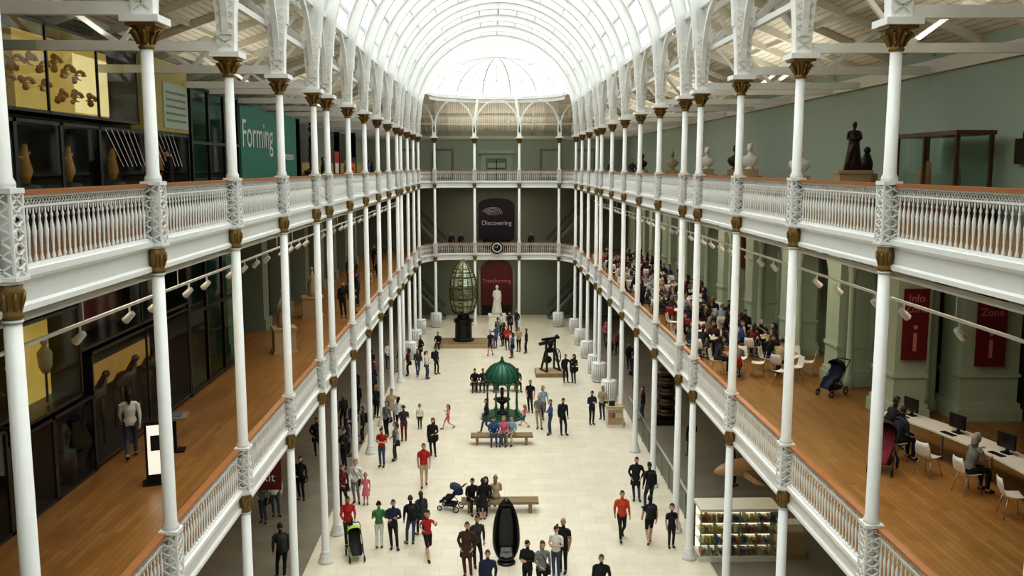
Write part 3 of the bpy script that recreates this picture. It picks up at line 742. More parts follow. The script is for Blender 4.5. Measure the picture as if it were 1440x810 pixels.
def strollermesh(m,m2):
    b=MB()
    for s in(-1,1):
        wheel(b,s*.26,-.3,.13); wheel(b,s*.24,.38,.10)
        b.tube([(s*.24,.38,.12),(s*.24,.0,.5),(s*.24,-.45,.98),(s*.22,-.55,1.02)],.014,6,BLACK)
        b.tube([(s*.26,-.3,.13),(s*.24,.05,.52)],.014,6,BLACK)
    b.tube([(-.22,-.55,1.02),(.22,-.55,1.02)],.018,6,BLACK)
    rs=[]
    for (y,z,w,t) in((.42,.28,.15,.03),(.3,.34,.17,.04),(.22,.46,.19,.06),(-.05,.48,.2,.06),(-.18,.7,.2,.05),(-.28,.92,.17,.04)):
        rs.append([(-w,y,z+.08),(-w,y,z-t),(w,y,z-t),(w,y,z+.08),(w-.03,y+.02,z+.08),(w-.04,y,z),(-w+.04,y,z),(-w+.03,y+.02,z+.08)])
    b.rings(rs,m)
    rs=[]
    for i in range(7):
        a=R(-10+i*20); rs.append([(.23*math.cos(pi*k/8),-.12-.36*math.cos(a)*(.35+.65*math.sin(pi*k/8)),.72+.36*math.sin(a)*(.5+.5*math.sin(pi*k/8))) for k in range(9)])
    vs=[p for r in rs for p in r]; fs=[]
    for i in range(6):
        for k in range(8): fs.append((i*9+k,i*9+k+1,(i+1)*9+k+1,(i+1)*9+k))
    b.add(vs,fs,m2,True)
    b.box(-.18,.18,-.2,.2,.18,.3,m2)
    return b.mesh('stroller')
LIME=mat('cloth_lime',(.35,.6,.05),.7); BLKC=mat('cloth_black',(.015,.015,.018),.8); REDC=mat('cloth_red',(.16,.012,.02),.75); NAVY=mat('cloth_navy',(.02,.03,.07),.8)
inst(strollermesh(BLKC,LIME),'stroller',(-4.5,29.4,0),pi+.3); inst(strollermesh(BLKC,NAVY),'stroller',(-1.5,33.7,0),1.2)
inst(strollermesh(REDC,BLKC),'stroller',(9.3,21.0,ZM),2.6,scale=1.1); inst(strollermesh(NAVY,BLKC),'stroller',(10.8,28.3,ZM),2.2,scale=1.05)

# ------------------------------------------------------------------ people
def lerp(a,b,t): return Vector(a).lerp(Vector(b),t)
def make_template(name,J,female=False,hair='short',sleeve=1.0,leg=.97,jacket=1.0,hs=1.0,skirt=False,pack=False,bag=False,look=0,turn=0,gut=0,coat=False):
    pel,chs,nk=Vector(J['pelvis']),Vector(J['chest']),Vector(J['neck'])
    up=(nk-pel).normalized(); B=[];b=MB();M=WHITE
    sw=.9 if female else 1.0
    def loft(cs,rx,ry):
        rs=[]
        for i,c in enumerate(cs):
            f=Vector((0,1,0)); f=(f-up*f.dot(up)).normalized(); sd=f.cross(up)
            rs.append([c+sd*math.cos(2*pi*k/14)*rx[i]+f*math.sin(2*pi*k/14)*ry[i] for k in range(14)])
        b.rings(rs,M)
    j=jacket
    loft([pel-up*.10,pel,lerp(pel,chs,.45),chs,lerp(chs,nk,.55),nk],
         [.11,.165*(1.03 if female else 1)*j,.135*sw*j+gut,.168*sw*j,.15*sw,.055],[.09,.115*j,.098*j+gut,.118*j,.09,.055])
    B.append((pel-up*.1,nk,.13,.13,'torso'))
    if coat:
        b.lathe([(.15,pel.z+.15),(.18,pel.z),(.205,pel.z-.28),(.10,pel.z-.29)],16,M,(pel.x,pel.y,0),sy=.75); B.append((pel,Vector((pel.x,pel.y,pel.z-.29)),.17,.2,'coat'))
    for s in('L','R'):
        sh,el,wr=[Vector(J[s+k]) for k in('sh','el','wr')]; hp,kn,an,to=[Vector(J[s+k]) for k in('hip','kn','an','to')]
        b.tube([lerp(nk,chs,.3),sh],[.065,.06],10,M)
        b.tube([sh,lerp(sh,el,.5),el,lerp(el,wr,.35),wr],[.06*j,.052*j*sw,.044*j,.043*j*sw,.029],10,M)
        B.append((sh,el,.055,.045,'arm0')); B.append((el,wr,.045,.03,'arm1'))
        d=(wr-el).normalized(); inn=(Vector((-.6 if wr.x>0 else .6,.5,0))).normalized(); sd=d.cross(inn).normalized()
        h0=wr+d*.085
        b.tube([wr,wr+d*.03,h0],[.028,.04,.036],8,M,flat=.6,side=sd)
        B.append((wr,h0,.03,.035,'skin'))
        b.tube([hp,lerp(hp,kn,.4),kn,lerp(kn,an,.35),an],[.092*j,.08,.058,.056,.038 if leg<.9 else .046],10,M)
        B.append((hp,kn,.085,.06,'leg0')); B.append((kn,an,.056,.04,'leg1'))
        heel=an+(an-to).normalized()*.05; heel.z=an.z-.045
        b.tube([heel,Vector((an.x,an.y,an.z-.02)),lerp(an,to,.6)+Vector((0,0,-.01)),to],[.035,.05,.042,.028],8,M)
        B.append((heel,to,.04,.035,'shoe'))
    hc=nk+up*.07+Vector((0,.02,.115*hs)); 
    Rm=Matrix.Rotation(R(turn),3,'Z')@Matrix.Rotation(R(-look),3,'X')
    H=lambda x,y,z: hc+Rm@(Vector((x,y,z))*hs)
    b.tube([nk-up*.03,nk+up*.05,H(0,-.02,-.04)],[.058,.052,.05],10,M); B.append((nk,H(0,-.01,-.06),.05,.05,'skin'))
    hb=MB(); hb.ell((0,0,.01),(.078,.096,.115),M,14,10); hb.ell((0,.03,-.06),(.055,.06,.06),M,12,8)
    hb.tube([(0,.085,.02),(0,.115,-.02),(0,.09,-.03)],[.014,.022,.016],6,M)
    for s in(-1,1): hb.ell((s*.082,-.005,-.005),(.016,.022,.034),M,8,6)
    b.add([H(*v) for v in hb.v],hb.f,M,True); B.append((H(0,0,.04),H(0,.02,-.06),.085,.06,'head'))
    if hair=='long':
        b.tube([H(0,-.03,.06),H(0,-.085,0),H(0,-.09,-.12),H(0,-.085,-.24)],[.085,.075,.085,.04],10,M,flat=.9); B.append((H(0,-.09,-.02),H(0,-.09,-.24),.07,.06,'hair'))
    if hair=='bun':
        b.ell(H(0,-.11,.06),.045,M); B.append((H(0,-.11,.06),H(0,-.115,.06),.045,.045,'hair'))
    if skirt:
        kz=lerp(J['Lhip'],J['Lkn'],.9); b.lathe([(.15,pel.z),(.19,pel.z-.2),(.23,kz.z)],16,M,(pel.x,pel.y,0),sy=.8); B.append((pel,Vector((pel.x,pel.y,kz.z)),.16,.22,'bottom'))
    me=b.mesh('tmp'); o=bpy.data.objects.new('tmp',me); COL.objects.link(o)
    md=o.modifiers.new('r','REMESH'); md.mode='VOXEL'; md.voxel_size=.017
    sm=o.modifiers.new('s','SMOOTH'); sm.factor=.5; sm.iterations=2
    dg=bpy.context.evaluated_depsgraph_get(); ev=o.evaluated_get(dg); m2=bpy.data.meshes.new_from_object(ev)
    bpy.data.objects.remove(o)
    V=[v.co.copy() for v in m2.vertices]; inv=Rm.inverted(); mi=[]
    SEG=[(Vector(a),Vector(c)-Vector(a),ra,rb,l) for a,c,ra,rb,l in B]
    hairv=set()
    for p in m2.polygons:
        c=p.center; best=9;lab='';bt=0
        for a,d,ra,rb,l in SEG:
            dd=d.length_squared; t=max(0,min(1,(c-a).dot(d)/dd)) if dd>0 else 0
            ds=(c-a-d*t).length-(ra+(rb-ra)*t)
            if ds<best: best=ds;lab=l;bt=t
        k=0
        if lab=='torso': k=2 if bt>(.16 if jacket<1.03 else .04) else 3
        elif lab=='arm0': k=2 if bt*.5<=sleeve else 0
        elif lab=='arm1': k=2 if .5+bt*.5<=sleeve else 0
        elif lab=='leg0': k=3 if bt*.5<=leg else 0
        elif lab=='leg1': k=3 if .5+bt*.5<=leg else 0
        elif lab=='shoe': k=4
        elif lab=='coat': k=2
        elif lab=='hair': k=1
        elif lab=='bottom': k=3
        elif lab=='head':
            q=inv@(c-hc)/hs
            if hair!='bald' and ((q.z>.062 and q.y<.080) or (q.y<-.015 and q.z>-.055) or (q.z>.02 and q.y<.0 and abs(q.x)>.05)): k=1
        if k==1: hairv.update(p.vertices)
        mi.append(k)
    for i in hairv:
        v=V[i]-hc; V[i]=V[i]+v.normalized()*.006
    fb=MB(); mt=[SLOT[k] for k in range(8)]
    for m in mt: fb.mi(m)
    fb.v=[tuple(v) for v in V]; fb.f=[list(p.vertices) for p in m2.polygons]; fb.m=mi; fb.sm=[True]*len(fb.f)
    bpy.data.meshes.remove(m2)
    for s in(-1,1):
        e=H(s*.031,.087,.015); fb.ell(e,(.012*hs,.008*hs,.008*hs),mt[6],6,4)
        br=[H(s*.015,.093,.036),H(s*.045,.082,.036)]; fb.tube(br,.005*hs,4,mt[1])
    fb.ell(H(0,.088,-.058),(.022*hs,.008*hs,.008*hs),mt[7],6,4)
    for s in('L','R'):
        el,wr=Vector(J[s+'el']),Vector(J[s+'wr']); d=(wr-el).normalized(); inn=(Vector((-.6 if wr.x>0 else .6,.5,0))).normalized(); sd=d.cross(inn).normalized(); nn=sd.cross(d).normalized()
        if nn.dot(inn)<0: nn=-nn
        h0=wr+d*.075
        for i,l in enumerate((.068,.08,.074,.058)):
            a=h0+sd*(i-1.5)*.019
            fb.tube([a,a+d*l*.5+nn*.006,a+d*l*.85+nn*.025,a+d*l+nn*.042],[.009,.0088,.008,.006],5,mt[0])
        a=wr+d*.03-sd*.03; fb.tube([a,a+d*.03-sd*.025+nn*.01,a+d*.06-sd*.028+nn*.025],[.011,.01,.007],5,mt[0])
    if pack:
        c=chs-Vector((0,.2,.03))
        fb.rings([[ (c.x+x*w,c.y+y,c.z+z) for x,y in((-1,-.07),(1,-.07),(1,.09),(-1,.09))] for z,w in((-.24,.10),(-.2,.15),(.12,.14),(.2,.09))],mt[5],True)
        for s in(-1,1): fb.tube([c+Vector((s*.1,.08,.14)),chs+Vector((s*.11,.0,.19)),chs+Vector((s*.12,.13,.06)),c+Vector((s*.13,.1,-.12))],.016,5,mt[5])
    if bag:
        hp=Vector(J['Rhip']); c=hp+Vector((-.13,-.03,-.02))
        fb.rings([[ (c.x+x,c.y+y*w,c.z+z) for x,y in((-.045,-1),(.045,-1),(.045,1),(-.045,1))] for z,w in((-.15,.13),(-.13,.16),(.08,.14),(.1,.11))],mt[5],True)
        sh=Vector(J['Lsh']); fb.tube([c+Vector((.02,.1,.1)),chs+Vector((-.03,.15,.03)),sh+Vector((-.04,0,.07)),chs+Vector((-.03,-.15,0)),c+Vector((.02,-.1,.1))],.011,5,mt[5])
    return fb.mesh(name)
def skinm(n,c): return mat(n,c,.55,0,.05,10)
SK=[skinm('skin_fair',(.56,.34,.24)),skinm('skin_tan',(.42,.24,.15)),skinm('skin_brown',(.22,.11,.06))]
HAIRS=[mat('hair_'+n,c,.6,0,.2,40) for n,c in(('black',(.01,.009,.008)),('brown',(.05,.025,.012)),('light',(.25,.16,.07)),('grey',(.3,.3,.29)))]
def cl(n,c): return mat('fabric_'+n,c,.85,0,.12,14)
K=dict(black=cl('black',(.011,.011,.013)),char=cl('charcoal',(.035,.036,.042)),navy=cl('navy',(.016,.024,.055)),red=cl('red',(.40,.022,.018)),orange=cl('orange',(.52,.07,.025)),white=cl('white',(.7,.7,.68)),grey=cl('grey',(.2,.2,.2)),blue=cl('blue',(.04,.10,.25)),jean=cl('denim',(.05,.075,.13)),pink=cl('pink',(.6,.15,.22)),beige=cl('beige',(.42,.34,.22)),brown=cl('brown',(.06,.03,.018)),green=cl('green',(.06,.2,.07)),teal=cl('teal',(.03,.2,.22)),purple=cl('purple',(.12,.04,.14)),maroon=cl('maroon',(.13,.015,.022)),lblue=cl('light_blue',(.28,.38,.48)))
SHOE=cl('shoe',(.02,.018,.017)); LIPS=mat('lips',(.35,.1,.09),.5,0,0)
SLOT=[SK[0],HAIRS[0],K['grey'],K['jean'],SHOE,K['black'],mat('eye',(.03,.02,.015),.3,0,0),LIPS]
def stand(**kw):
    J=dict(pelvis=(0,0,.93),chest=(0,0,1.25),neck=(0,-.01,1.45))
    for s,x in(('L',1),('R',-1)):
        J.update({s+'sh':(x*.185,-.01,1.385),s+'el':(x*.23,-.03,1.11),s+'wr':(x*.225,.04,.87),s+'hip':(x*.085,0,.89),s+'kn':(x*.088,.02,.49),s+'an':(x*.085,-.02,.085),s+'to':(x*.11,.15,.03)})
    J.update(kw); return J
def contra(**kw):
    J=stand(pelvis=(.03,0,.925),chest=(.01,0,1.245),Lhip=(.115,0,.885),Rhip=(-.055,0,.88),Lkn=(.10,.02,.49),Lan=(.07,-.02,.085),Lto=(.09,.15,.03),Rkn=(-.11,.09,.49),Ran=(-.13,.05,.085),Rto=(-.19,.20,.03))
    J.update(kw); return J
def walk(a=1.0,**kw):
    J=stand(Lkn=(.09,.17*a,.51),Lan=(.09,.26*a,.095),Lto=(.10,.43*a,.06),Rkn=(-.09,.03,.49),Ran=(-.09,-.33*a,.15),Rto=(-.10,-.19*a,.035),
      Lel=(.23,-.10*a,1.12),Lwr=(.22,-.12*a,.88),Rel=(-.23,.04,1.11),Rwr=(-.22,.22*a,.92))
    J.update(kw); return J
def sit(lean=.04,**kw):
    J=dict(pelvis=(0,0,.555),chest=(0,lean,.87),neck=(0,lean*1.6-.01,1.07))
    for s,x in(('L',1),('R',-1)):
        J.update({s+'sh':(x*.185,lean*1.4,1.005),s+'el':(x*.24,lean+.06,.75),s+'wr':(x*.12,.30+lean,.66),s+'hip':(x*.09,.02,.54),s+'kn':(x*.11,.43,.53),s+'an':(x*.12,.42,.085),s+'to':(x*.13,.59,.03)})
    J.update(kw); return J
phone=dict(Lel=(.23,.02,1.12),Lwr=(.08,.24,1.2),Rel=(-.23,.02,1.12),Rwr=(-.08,.24,1.17))
crossd=dict(Lel=(.25,.05,1.14),Lwr=(-.04,.19,1.17),Rel=(-.25,.05,1.14),Rwr=(.04,.17,1.10))
pocket=dict(Lel=(.29,-.07,1.13),Lwr=(.19,.06,.94),Rel=(-.29,-.07,1.13),Rwr=(-.19,.06,.94))
T={}
def tm(key,*a,**k): T[key]=make_template('person_'+key,*a,**k)
tm('man',contra(Rel=(-.25,-.05,1.12),Rwr=(-.22,.06,.88)),jacket=1.08)
tm('man_pocket',contra(**pocket),jacket=1.1,coat=True,turn=20)
tm('man_tee',contra(Lel=(.26,-.06,1.13),Lwr=(.16,.10,.95)),sleeve=.3,gut=.02)
tm('man_bald',stand(),hair='bald',sleeve=.3,gut=.025)
tm('man_phone',stand(**phone),jacket=1.05,look=25)
tm('man_point',contra(Rel=(-.27,.10,1.22),Rwr=(-.24,.34,1.30)),jacket=1.05,turn=-25)
tm('man_cross',contra(**crossd),jacket=1.06,turn=20)
tm('man_walk',walk(),jacket=1.07)
tm('man_shorts',walk(.6),sleeve=.3,leg=.42,pack=True)
tm('man_pack',contra(),jacket=1.05,pack=True,look=10)
tm('woman',contra(Lel=(.23,0,1.12),Lwr=(.10,.18,1.02)),True,'long',bag=True,jacket=1.04)
tm('woman_coat',contra(Rel=(-.24,.02,1.12),Rwr=(-.10,.2,1.06)),True,'long',bag=True,jacket=1.08,coat=True,turn=-20)
tm('woman_walk',walk(.8),True,'long',jacket=1.03)
tm('woman_phone',stand(**phone),True,'bun',sleeve=.35,look=25)
tm('woman_skirt',stand(),True,'long',leg=.2,skirt=True,bag=True)
tm('woman_push',walk(.7,Lel=(.24,.10,1.12),Lwr=(.19,.38,1.04),Rel=(-.24,.10,1.12),Rwr=(-.19,.38,1.04),chest=(0,.03,1.25),neck=(0,.04,1.45)),True,'long',jacket=1.05)
tm('child',stand(),hs=1.35,sleeve=.35,jacket=1.0)
tm('girl',stand(Lel=(.26,.02,1.14),Lwr=(.28,.2,1.0)),True,'long',hs=1.35,sleeve=.3,leg=.2,skirt=True)
tm('child_run',walk(1.5,Lel=(.25,-.2,1.2),Lwr=(.2,-.02,1.1),Rel=(-.27,.16,1.25),Rwr=(-.25,.34,1.4)),True,'long',hs=1.35,sleeve=.3,leg=.5)
tm('sit_man',sit(.10),jacket=1.06,look=15)
tm('sit_woman',sit(.03),True,'long',jacket=1.03,turn=-25)
tm('sit_table',sit(.14,Lel=(.24,.25,.80),Lwr=(.10,.46,.80),Rel=(-.24,.25,.80),Rwr=(-.06,.42,.86)),jacket=1.04,look=12)
tm('sit_table_w',sit(.10,Lel=(.24,.22,.80),Lwr=(.13,.44,.80),Rel=(-.24,.18,.80),Rwr=(-.03,.26,.98)),True,'long',sleeve=.6,turn=15)
KID=.68
def person(t,x,y,rot=0,top='black',bot='char',hair=0,skin=0,z=0,sc=1.0,acc='black',shoe=None,name=None):
    if t in('child','girl','child_run') and sc==1.0: sc=KID
    nm=name or ('seated_'+('woman' if 'w' in t[4:] else 'man') if t.startswith('sit') else t.split('_')[0])
    o=inst(T[t],nm,(x,y,z),R(rot),scale=sc)
    for i,m in enumerate((SK[skin],HAIRS[hair],K[top],K[bot],shoe or SHOE,K[acc])):
        o.material_slots[i].link='OBJECT'; o.material_slots[i].material=m
    return o
P=person
P('man_pocket',-.75,27.9,170,'brown','maroon',1,0,sc=1.04); P('man',-.45,28.6,200,'char','black',1); P('man_bald',2.3,28.1,150,'black','black',0,1,sc=1.05)
P('woman_phone',2.05,27.7,150,'white','jean',1); P('man_phone',1.1,26.6,150,'black','black'); P('woman',1.55,26.5,190,'grey','black',1)
P('man',-.1,25.9,180,'navy','black',1); P('man',3.2,25.5,170,'black','black',1)
P('man_walk',4.55,30.7,185,'orange','black',0,0,sc=1.02); P('man_pocket',5.65,34.5,170,'black','jean',0); P('man_pack',6.0,33.6,20,'black','char',0,sc=1.05)
P('man_shorts',5.45,30.3,10,'navy','black',0,acc='black'); P('child',6.15,30.0,190,'black','black',0,sc=.86)
P('child_run',-2.1,29.4,200,'red','black',0,sc=.9); P('man_pack',-2.75,30.5,20,'black','jean',1); P('man_cross',-3.3,30.1,180,'navy','black',0)
P('woman_phone',-3.8,30.2,10,'green','white',0,acc='white',sc=.95); P('woman_coat',-2.45,31.3,30,'char','black',1,sc=.92)
P('man_shorts',-2.7,36.2,185,'red','beige',1,acc='red',sc=1.05); P('woman_coat',-2.6,40.3,170,'black','black',0)
P('woman_phone',-4.7,38.8,160,'red','jean',0); P('woman',-4.2,39.7,100,'grey','char',1); P('woman',-5.2,34.5,170,'white','grey',2); P('girl',-4.8,34.3,190,'pink','pink',2,sc=.7)
P('woman_push',-4.9,30.5,195,'red','black',0,1); P('woman',-5.6,33.8,210,'maroon','black',1); P('man_cross',-6.3,38.7,150,'char','black')
P('woman',-7.4,34.9,170,'black','black',1); P('man_pack',-6.6,27.9,20,'char','black',0,acc='char',sc=1.05); P('man',-8.0,33.2,190,'white','jean'); P('woman',-8.3,32.6,160,'grey','jean',1)
P('child',-3.5,44.6,180,'white','black',1,sc=.7); P('child_run',-2.1,44.6,120,'pink','pink',1,sc=.68); P('man_walk',-.2,43.7,100,'black','jean',0); P('child_run',1.7,44.9,60,'pink','jean',2,sc=.62)
P('woman',2.4,44.5,170,'grey','beige',3); P('man_cross',2.9,43.5,90,'blue','jean',1); P('man_pack',3.5,43.4,200,'black','black',0,sc=1.05); P('man_phone',5.1,45.2,200,'navy','black',0)
P('woman',5.75,46.2,150,'beige','char',2); P('man_point',4.5,54.3,200,'black','black'); P('woman_coat',5.0,54.3,150,'black','char',0)
P('woman_walk',2.7,46.3,200,'lblue','jean',2); P('man_tee',2.1,47.6,160,'black','black',1)
for (x,y,t,a,c) in ((-5.1,56.4,'woman','maroon','black'),(-5.7,57.5,'man','navy','jean'),(-4.65,60.8,'man_pocket','black','black'),(-3.9,55.5,'woman','white','jean'),(-3.4,56.8,'man_pack','black','black'),(-4.5,56.2,'woman_push','char','jean'),
   (.4,65,'man_point','blue','jean'),(.95,65.8,'woman','black','black'),(1.5,61.7,'woman_coat','blue','char'),(2.0,63.8,'man_phone','beige','black'),(2.5,63.2,'man','black','black'),(1.5,70.6,'woman','black','black'),(2.1,72,'man','navy','jean'),(.55,68,'man_walk','grey','jean'),(0,62.4,'man_shorts','black','navy'),(.8,70,'woman','white','black'),(1.2,64.4,'man_cross','red','black'),
   (-7.3,44.8,'man','black','black'),(-6.6,43.4,'woman_coat','navy','black'),(-6.0,42.4,'man_pack','char','black'),(-5.0,43.4,'woman','grey','black'),(-4.5,44.2,'woman_walk','white','black'),(-4.1,42.6,'woman_phone','char','maroon'),(-5.0,45.8,'man_pocket','beige','jean'),(-5.9,46.7,'woman','navy','black'),
   (-7.0,47.5,'man','black','black'),(-6.5,50.5,'woman','navy','char'),(-7.5,50.5,'man_point','char','black'),(-6.8,53,'woman','maroon','black'),(-7.8,40.5,'man_pocket','black','black'),(-6.4,40.3,'man','navy','black'),(-7.3,56,'man','black','black'),(-6.6,58.5,'woman','white','jean'),
   (8.9,57.9,'man','black','black'),(8.8,62.4,'woman','red','black'),(7.8,46,'man','black','jean'),(8.4,53,'woman','navy','black'),(9.3,50,'man_pocket','char','black'),(7.9,60,'man','black','black'),(8.4,66,'woman','pink','jean'),(9,40,'woman','black','char'),(9.8,36,'man','navy','black')):
    P(t,x,y,random.uniform(0,360),a,c,random.choice((0,0,1,1,2)),random.choice((0,0,1)))
P('sit_man',.15,42.0,180,'blue','jean',1); P('sit_woman',.6,42.0,175,'pink','jean',2,name='seated_woman'); P('sit_woman',1.0,42.05,160,'lblue','beige',1,name='seated_woman')
P('sit_man',-.75,33.5,200,'black','black',0); P('sit_woman',-.2,33.5,170,'black','black',0,name='seated_woman'); P('sit_woman',.2,33.6,20,'beige','grey',2,name='seated_woman')
P('woman_skirt',-.3,32.7,10,'black','black',0,sc=.9)
P('sit_man',-.9,52.4,180,'black','black'); P('sit_man',-.4,52.4,170,'char','black'); P('sit_woman',.4,52.4,170,'maroon','black',0,name='seated_woman'); P('sit_man',1.5,52.4,200,'navy','black')
P('sit_man',-3.7,65.1,170,'black','black',z=-.13)
P('woman_walk',-8.85,22.3,20,'white','jean',0,0,ZM,acc='green',sc=1.0); 
for (x,y,a) in((-7,43.7,'black'),(-6.8,45,'char'),(-6.8,47.3,'navy'),(-6.6,49.9,'beige'),(-7.6,52,'maroon'),(-8.6,56,'black'),(-7.3,60,'grey'),(-8,64,'black')):
    P(random.choice(('man','woman','man_pack')),x,y,random.uniform(0,360),a,'black',z=ZM)
P('man_phone',-8.4,24.6,120,'black','black',0,z=ZU); 
for (x,y,a) in((-8,45,'navy'),(-7.4,50,'orange'),(-8.3,54,'beige'),(-7.3,58,'black'),(-8.2,63,'blue')): P(random.choice(('man','woman')),x,y,random.uniform(0,360),a,'black',z=ZU)
for (x,y) in((-3.2,76.5),(-2.4,76.2),(3.4,76.6)): P('man',x,y,170,'black','black',z=ZM)
for (x,y) in((9.2,60),(8.6,66)): P('woman',x,y,170,'char','black',z=ZU)
# cafe
tops=['black','char','navy','black','white','grey','navy','maroon','black','lblue','black','brown','char','red','black','blue','grey','beige']
yy=31.4; row=0
while yy<67:
    for xx in (8.4,10.15):
        x=xx+random.uniform(-.2,.15); y=yy+random.uniform(-.35,.35)
        inst(TBL,'cafe_table',(x,y,ZM))
        for k in range(4):
            a=pi/4+k*pi/2+random.uniform(-.2,.2)+.3; cx=x+.70*math.cos(a); cy=y+.70*math.sin(a); rot=a+pi/2
            inst(CHR if random.random()<.18 else CHW,'cafe_chair',(cx,cy,ZM),rot)
            if random.random()<.68:
                t=random.choice(('sit_table','sit_table_w','sit_man','sit_woman'))
                P(t,cx,cy,math.degrees(rot),random.choice(tops),random.choice(('black','jean','char')),random.choice((0,0,1,1,2,3)),random.choice((0,0,1)),ZM,.97,name='seated_woman' if 'w' in t[4:] else 'seated_man')
    yy+=2.65
for (x,y,r) in((9.6,29.6,40),(10.2,30.2,100)): inst(CHW,'cafe_chair',(x,y,ZM),R(r))
for (x,y,a,t) in((7.3,44,'black','man'),(7.3,50,'white','woman_walk'),(7.3,56,'black','man'),(7.3,61,'red','woman')): P(t,x,y,random.uniform(0,360),a,'black',z=ZM)
b=MB()
pts=[(10.2,23.4),(10.75,21.8),(11.1,20.2),(11.2,18.4),(11.0,16.6)]
top=[]
for i,(x,y) in enumerate(pts): top.append(((x,y),(x+.75,y+.12)))
for (a,c),(d,e) in zip(top[:-1],top[1:]):
    for z in(ZM+.73,ZM+.77): b.quad((*a,z),(*c,z),(*e,z),(*d,z),CHAIRM)
    b.quad((*a,ZM+.73),(*d,ZM+.73),(*d,ZM+.77),(*a,ZM+.77),CHAIRM)
for (a,c) in top: b.tube([(a[0]+.35,a[1],ZM),(a[0]+.35,a[1],ZM+.73)],.04,8,STEEL)
b.obj('computer_desk')
b=MB(); b.box(-.25,.25,-.02,.02,.12,.46,SCREEN); b.box(-.04,.04,.02,.05,.0,.25,BLACK); b.box(-.12,.12,-.06,.1,0,.02,BLACK); b.box(-.2,.2,-.32,-.18,0,.02,BLACK); MON=b.mesh('computer_monitor')
for (x,y) in((10.85,23.0),(11.25,21.4),(11.55,19.8),(11.65,18.2)): inst(MON,'computer_monitor',(x,y,ZM+.77),R(-75))
for (x,y,a,t,h) in((10.05,22.6,'black','sit_table',0),(9.9,21.7,'navy','sit_man',0),(10.5,19.4,'grey','sit_table_w',3)):
    inst(CHW,'cafe_chair',(x,y,ZM),R(-80)); P(t,x,y,-80,a,'black',h,0,ZM,name='seated_woman' if 'w' in t[4:] else 'seated_man')
inst(CHW,'cafe_chair',(10.2,20.6,ZM),R(-60)); inst(CHW,'cafe_chair',(10.7,18.0,ZM),R(-100))

# ------------------------------------------------------------------ statues
def statue(t,x,y,z,rot,m,ph,pw,pm,sc=1,robe=False,name='statue'):
    b=MB(); b.box(-pw,pw,-pw,pw,0,ph*.1,pm); b.box(-pw*.9,pw*.9,-pw*.9,pw*.9,ph*.1,ph*.92,pm); b.box(-pw,pw,-pw,pw,ph*.92,ph,pm)
    if robe: b.lathe([(.34*sc,0),(.3*sc,.3*sc),(.22*sc,.8*sc),(.19*sc,1.1*sc),(.15*sc,1.35*sc)],9,m,(0,0,ph),True,1,.8); b.tube([(-.2*sc,.1,ph+1.2*sc),(.1*sc,.2*sc,ph+.8*sc),(.22*sc,.2*sc,ph+.1)],[.07*sc,.1*sc,.06*sc],7,m)
    o=b.obj(name,(x,y,z),R(rot)); c=inst(T[t],'figure',(0,0,ph),0,o,sc)
    for i in range(8): c.material_slots[i].link='OBJECT'; c.material_slots[i].material=m
statue('woman',XC,76.6,0,180,MARB,.6,.75,MARB,1.4,True,'marble_statue')
statue('man_cross',9.9,25.2,ZU,170,BRONZ,1.2,.45,PLIN,.74,True,'bronze_statue')
statue('woman',-8.0,35.5,ZM,110,STON2,1.0,.45,PLIN,.85,True,'stone_statue')
statue('man',-8.9,47,ZU,100,BRONZ,1.1,.4,BRONZ,1.25,False,'bronze_statue')
statue('man_cross',-8.5,44,ZM,100,STON2,1.0,.5,PLIN,.8,True,'stone_statue')
def bust(x,y,h=1.35,m=MARB,rot=165,q=1.25):
    b=MB(); b.box(-.5,.5,-.4,.4,0,h*.5,PLIN); b.box(-.33,.33,-.3,.3,h*.5,h*.62,PLIN)
    z=h*.62
    b.lathe([(.12*q,0),(.14*q,.04*q),(.08*q,.07*q),(.08*q,.1*q)],10,m,(0,0,z))
    b.rings([[(q*w*math.cos(2*pi*k/14),q*d*math.sin(2*pi*k/14),z+q*e) for k in range(14)] for e,w,d in((.08,.08,.07),(.15,.2,.11),(.28,.27,.13),(.38,.25,.12),(.44,.12,.08),(.48,.065,.065),(.54,.06,.06))],m)
    b.ell((0,.02*q,z+.66*q),(.09*q,.11*q,.135*q),m,12,8); b.tube([(0,.12*q,z+.69*q),(0,.155*q,z+.64*q),(0,.12*q,z+.63*q)],[.015*q,.025*q,.02*q],6,m); b.ell((0,-.02*q,z+.71*q),(.10*q,.115*q,.11*q),m)
    for s in(-1,1): b.ell((s*.092*q,0,z+.65*q),(.015*q,.025*q,.035*q),m,6,5)
    b.obj('marble_bust' if m is MARB else 'bronze_bust' if m is BRONZ else 'stone_bust',(x,y,ZU),R(rot))
for (x,y,m,h) in((10.1,30.2,MARB,1.6),(10.1,36,MARB,1.9),(10.2,38.5,BRONZ,1.9),(10.1,43.2,MARB,1.9),(10.0,51,STON2,1.8),(10,61,BRONZ,1.8)): bust(x,y,h,m)
b=MB(); b.box(-.25,.25,-.2,.2,0,1.1,PLIN); b.tube([(0,0,1.1),(0,.05,1.4),(0,-.02,1.65)],[.16,.2,.08],9,BLACK); b.ell((0,0,1.75),.1,BLACK); b.obj('carved_figure',(10.6,26.0,ZU))
b=MB()
x0,x1,y0,y1=10.35,11.2,20.5,23.6; z0,z1=ZU,13.7
b.box(x0,x1,y0,y1,z0,z0+.75,CASEW); b.box(x0-.03,x1+.03,y0-.03,y1+.03,z1-.1,z1,CASEW)
for x in(x0,x1-.08):
    for y in(y0,(y0+y1)/2,y1-.08): b.box(x,x+.08,y,y+.08,z0+.75,z1,CASEW)
for (p,q) in (((x0,y0),(x1,y0)),((x0,y1),(x0,y0)),((x1,y1),(x1,y0)),((x0,y1),(x1,y1))):
    b.quad((p[0],p[1],z0+.75),(q[0],q[1],z0+.75),(q[0],q[1],z1),(p[0],p[1],z1),CASEG)
